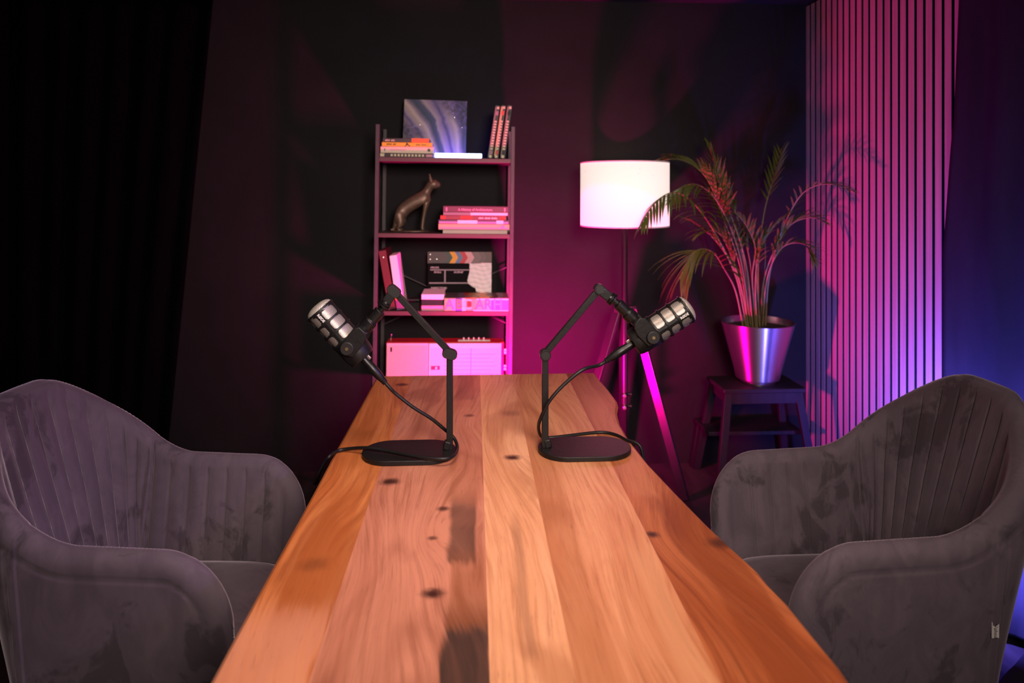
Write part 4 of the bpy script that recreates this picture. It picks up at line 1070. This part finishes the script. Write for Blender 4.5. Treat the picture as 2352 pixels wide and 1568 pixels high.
def frond(px, dys, leaf_from=.55, n=18, ln=.22, droop=.5, r0=.0048, wl=.013, spread=1.0, down=0.0):
    """px: points as seen; dys: depth offsets from the pot centre"""
    pts = []
    for k, (a, b_) in enumerate(px):
        dy = dys[0]+(dys[1]-dys[0])*(k/(len(px)-1))**1.3
        pts.append(PY(a, b_, pc.y+dy)-pc)
    pts[0] = Vector((pts[0].x*.9, dys[0], zr-.035))
    C = crv(pts, 10); n_ = len(C)
    rad = [r0*(1-.78*k/(n_-1)) for k in range(n_)]
    o = empty_part = MB().tube(C, rad, 7)
    ob = o.build('frond', m_stem, plant, angle=180)
    L = MB(); cum = [0]
    for k in range(1, n_): cum.append(cum[-1]+(C[k]-C[k-1]).length)
    tot = cum[-1]
    for i in range(n):
        for side in (-1, 1):
            f_ = leaf_from+(1-leaf_from)*(i+.5*(side > 0))/n
            s_ = f_*tot; k = max(1, min(n_-1, next((q for q in range(n_) if cum[q] >= s_), n_-1)))
            w0 = (s_-cum[k-1])/max(1e-6, cum[k]-cum[k-1]); P = C[k-1].lerp(C[k], w0); d = (C[k]-C[k-1]).normalized()
            lat = d.cross(Vector((0, 0, 1))); lat = lat.normalized() if lat.length > .2 else Vector((0, 1, 0))
            upv = lat.cross(d).normalized()
            q = (i+.5)/n; l_ = ln*(.45+.75*math.sin(math.pi*min(1, .18+q*.82)))*random.uniform(.85, 1.1)
            dirv = (d*(.75+.5*q)+lat*side*.85*spread*(1-.35*q)+upv*.15+Vector((random.uniform(-.12, .12), random.uniform(-.12, .12), random.uniform(-.1, .1)))).normalized()
            if down: dirv = (dirv+Vector((0, 0, -down))).normalized()
            m_ = 7; vs = []; pp = P.copy(); dv = dirv.copy()
            for j in range(m_+1):
                u_ = j/m_; wd_ = wl*1.25*(.25+.75*math.sin(math.pi*min(1, .12+u_*.8)))*(1-u_)**.45 if u_ < 1 else .0004
                nn = dv.cross(Vector((0, 0, 1))); nn = nn.normalized() if nn.length > .15 else lat
                fold = dv.cross(nn).normalized()*wd_*.25
                vs += [pp-nn*wd_/2+fold*(-1 if fold.z > 0 else 1)*-1*.0, pp+Vector((0, 0, .0012+wd_*.10)), pp+nn*wd_/2]
                pp = pp+dv*(l_/m_); dv = (dv+Vector((0, 0, -droop/m_*(.5+u_*1.6)))).normalized()
            fs = []
            for j in range(m_):
                a = j*3; fs += [(a, a+1, a+4, a+3), (a+1, a+2, a+5, a+4)]
            L.add(vs, fs)
    if n: L.build('leaflets', m_leaf, ob, angle=180)
F_ = frond
F_([(1712,742),(1692,640),(1645,540),(1598,472),(1552,442),(1508,462),(1470,520)], (-.05,-.43), .52, 20, .15, .9, down=.5, wl=.013)
F_([(1716,742),(1702,620),(1665,510),(1632,425),(1600,385),(1560,366),(1518,368)], (-.02,-.02), .50, 20, .17, .8, wl=.014)
F_([(1704,742),(1690,670),(1665,620),(1638,580),(1605,573),(1580,600),(1562,640)], (-.06,-.22), .46, 16, .25, 1.0, down=.45, wl=.016)
F_([(1732,742),(1722,600),(1690,490),(1655,410),(1630,345),(1622,330)], (.0,.03), .62, 13, .12, .4)
F_([(1724,742),(1700,590),(1658,480),(1615,430),(1575,425),(1545,450)], (-.03,-.22), .55, 16, .16, .9, down=.4, wl=.014)
F_([(1760,742),(1766,640),(1792,540),(1832,458),(1872,427),(1920,424),(1965,440)], (.02,-.46), .58, 12, .09, .6, wl=.009)
F_([(1745,742),(1742,600),(1755,490),(1775,415),(1790,365),(1795,340)], (.05,.08), .70, 9, .12, .3)
F_([(1750,742),(1752,660),(1772,590),(1812,520),(1860,500),(1895,510)], (.03,-.24), .52, 12, .13, .6)
F_([(1752,742),(1762,640),(1795,570),(1845,560),(1875,600)], (.0,-.22), .55, 11, .12, .9)
F_([(1735,742),(1728,640),(1735,570),(1715,520),(1690,490)], (-.04,-.12), .55, 11, .12, .7)
F_([(1738,742),(1735,650),(1745,575),(1770,530),(1800,500)], (-.05,-.12), .55, 11, .12, .6)
F_([(1718,742),(1700,650),(1668,560),(1640,530),(1600,540)], (-.02,.0), .55, 12, .14, .9)
F_([(1710,742),(1696,640),(1650,560),(1600,515),(1570,500)], (.03,.05), .6, 9, .10, .8)
F_([(1728,742),(1712,600),(1670,470),(1645,400),(1640,370)], (-.05,-.10), .72, 9, .13, .3)
for a, b_ in ((1722, 1690), (1728, 1705), (1740, 1720), (1746, 1738), (1733, 1700), (1752, 1770)):
    F_([(a,742),((a*2+b_)/3-4,660),((a+b_*2)/3-6,590),(b_-14,530)], (random.uniform(-.05,.05),random.uniform(-.06,.06)), .8, 4, .09, .5, r0=.0042)

# ------------------------------------------------------------------ the two LED panels that colour the room
def led_fixture(P, target, col, label):
    d = (Vector(target)-P).normalized()
    r = empty('led_light', label, 'lamp', (P.x, P.y-(.02 if d.y > .5 else 0), 0))
    off = Vector((0, .0, 0)); Pz = P.z
    X = frame(Vector((0, 0, Pz))-d*.018, d, Vector((1, 0, 0)) if abs(d.x) < .8 else Vector((0, 1, 0)))
    MB().box((-.07, -.05, -.012), (.07, .05, .012), X=X).build('housing', M['blackplastic'], r, bevel=.003)
    MB().box((-.06, -.04, .0121), (.06, .04, .0135), X=X).build('diffuser', mat('lit_panel', col, .5, emit=col, estr=6), r)
    MB().cyl((0, 0, Pz-.06), (0, 0, .03), .008, n=14).build('stand', M['blackmetal'], r)
    for k in range(3):
        a = 2*math.pi*k/3+.4
        MB().cyl((0, 0, .05), (.09*math.cos(a), .09*math.sin(a), .004), .005, n=10).build('foot', M['blackmetal'], r)
led_fixture(MAGP, MAGP+Vector((.12, 1, .62)), (1.0, .02, .35), 'small magenta LED panel on a low stand behind the far end of the table')
led_fixture(BLUP, BLUP+Vector((.9, .33, .42)), (.12, .12, 1.0), 'small blue LED panel on a low stand behind the right armchair')
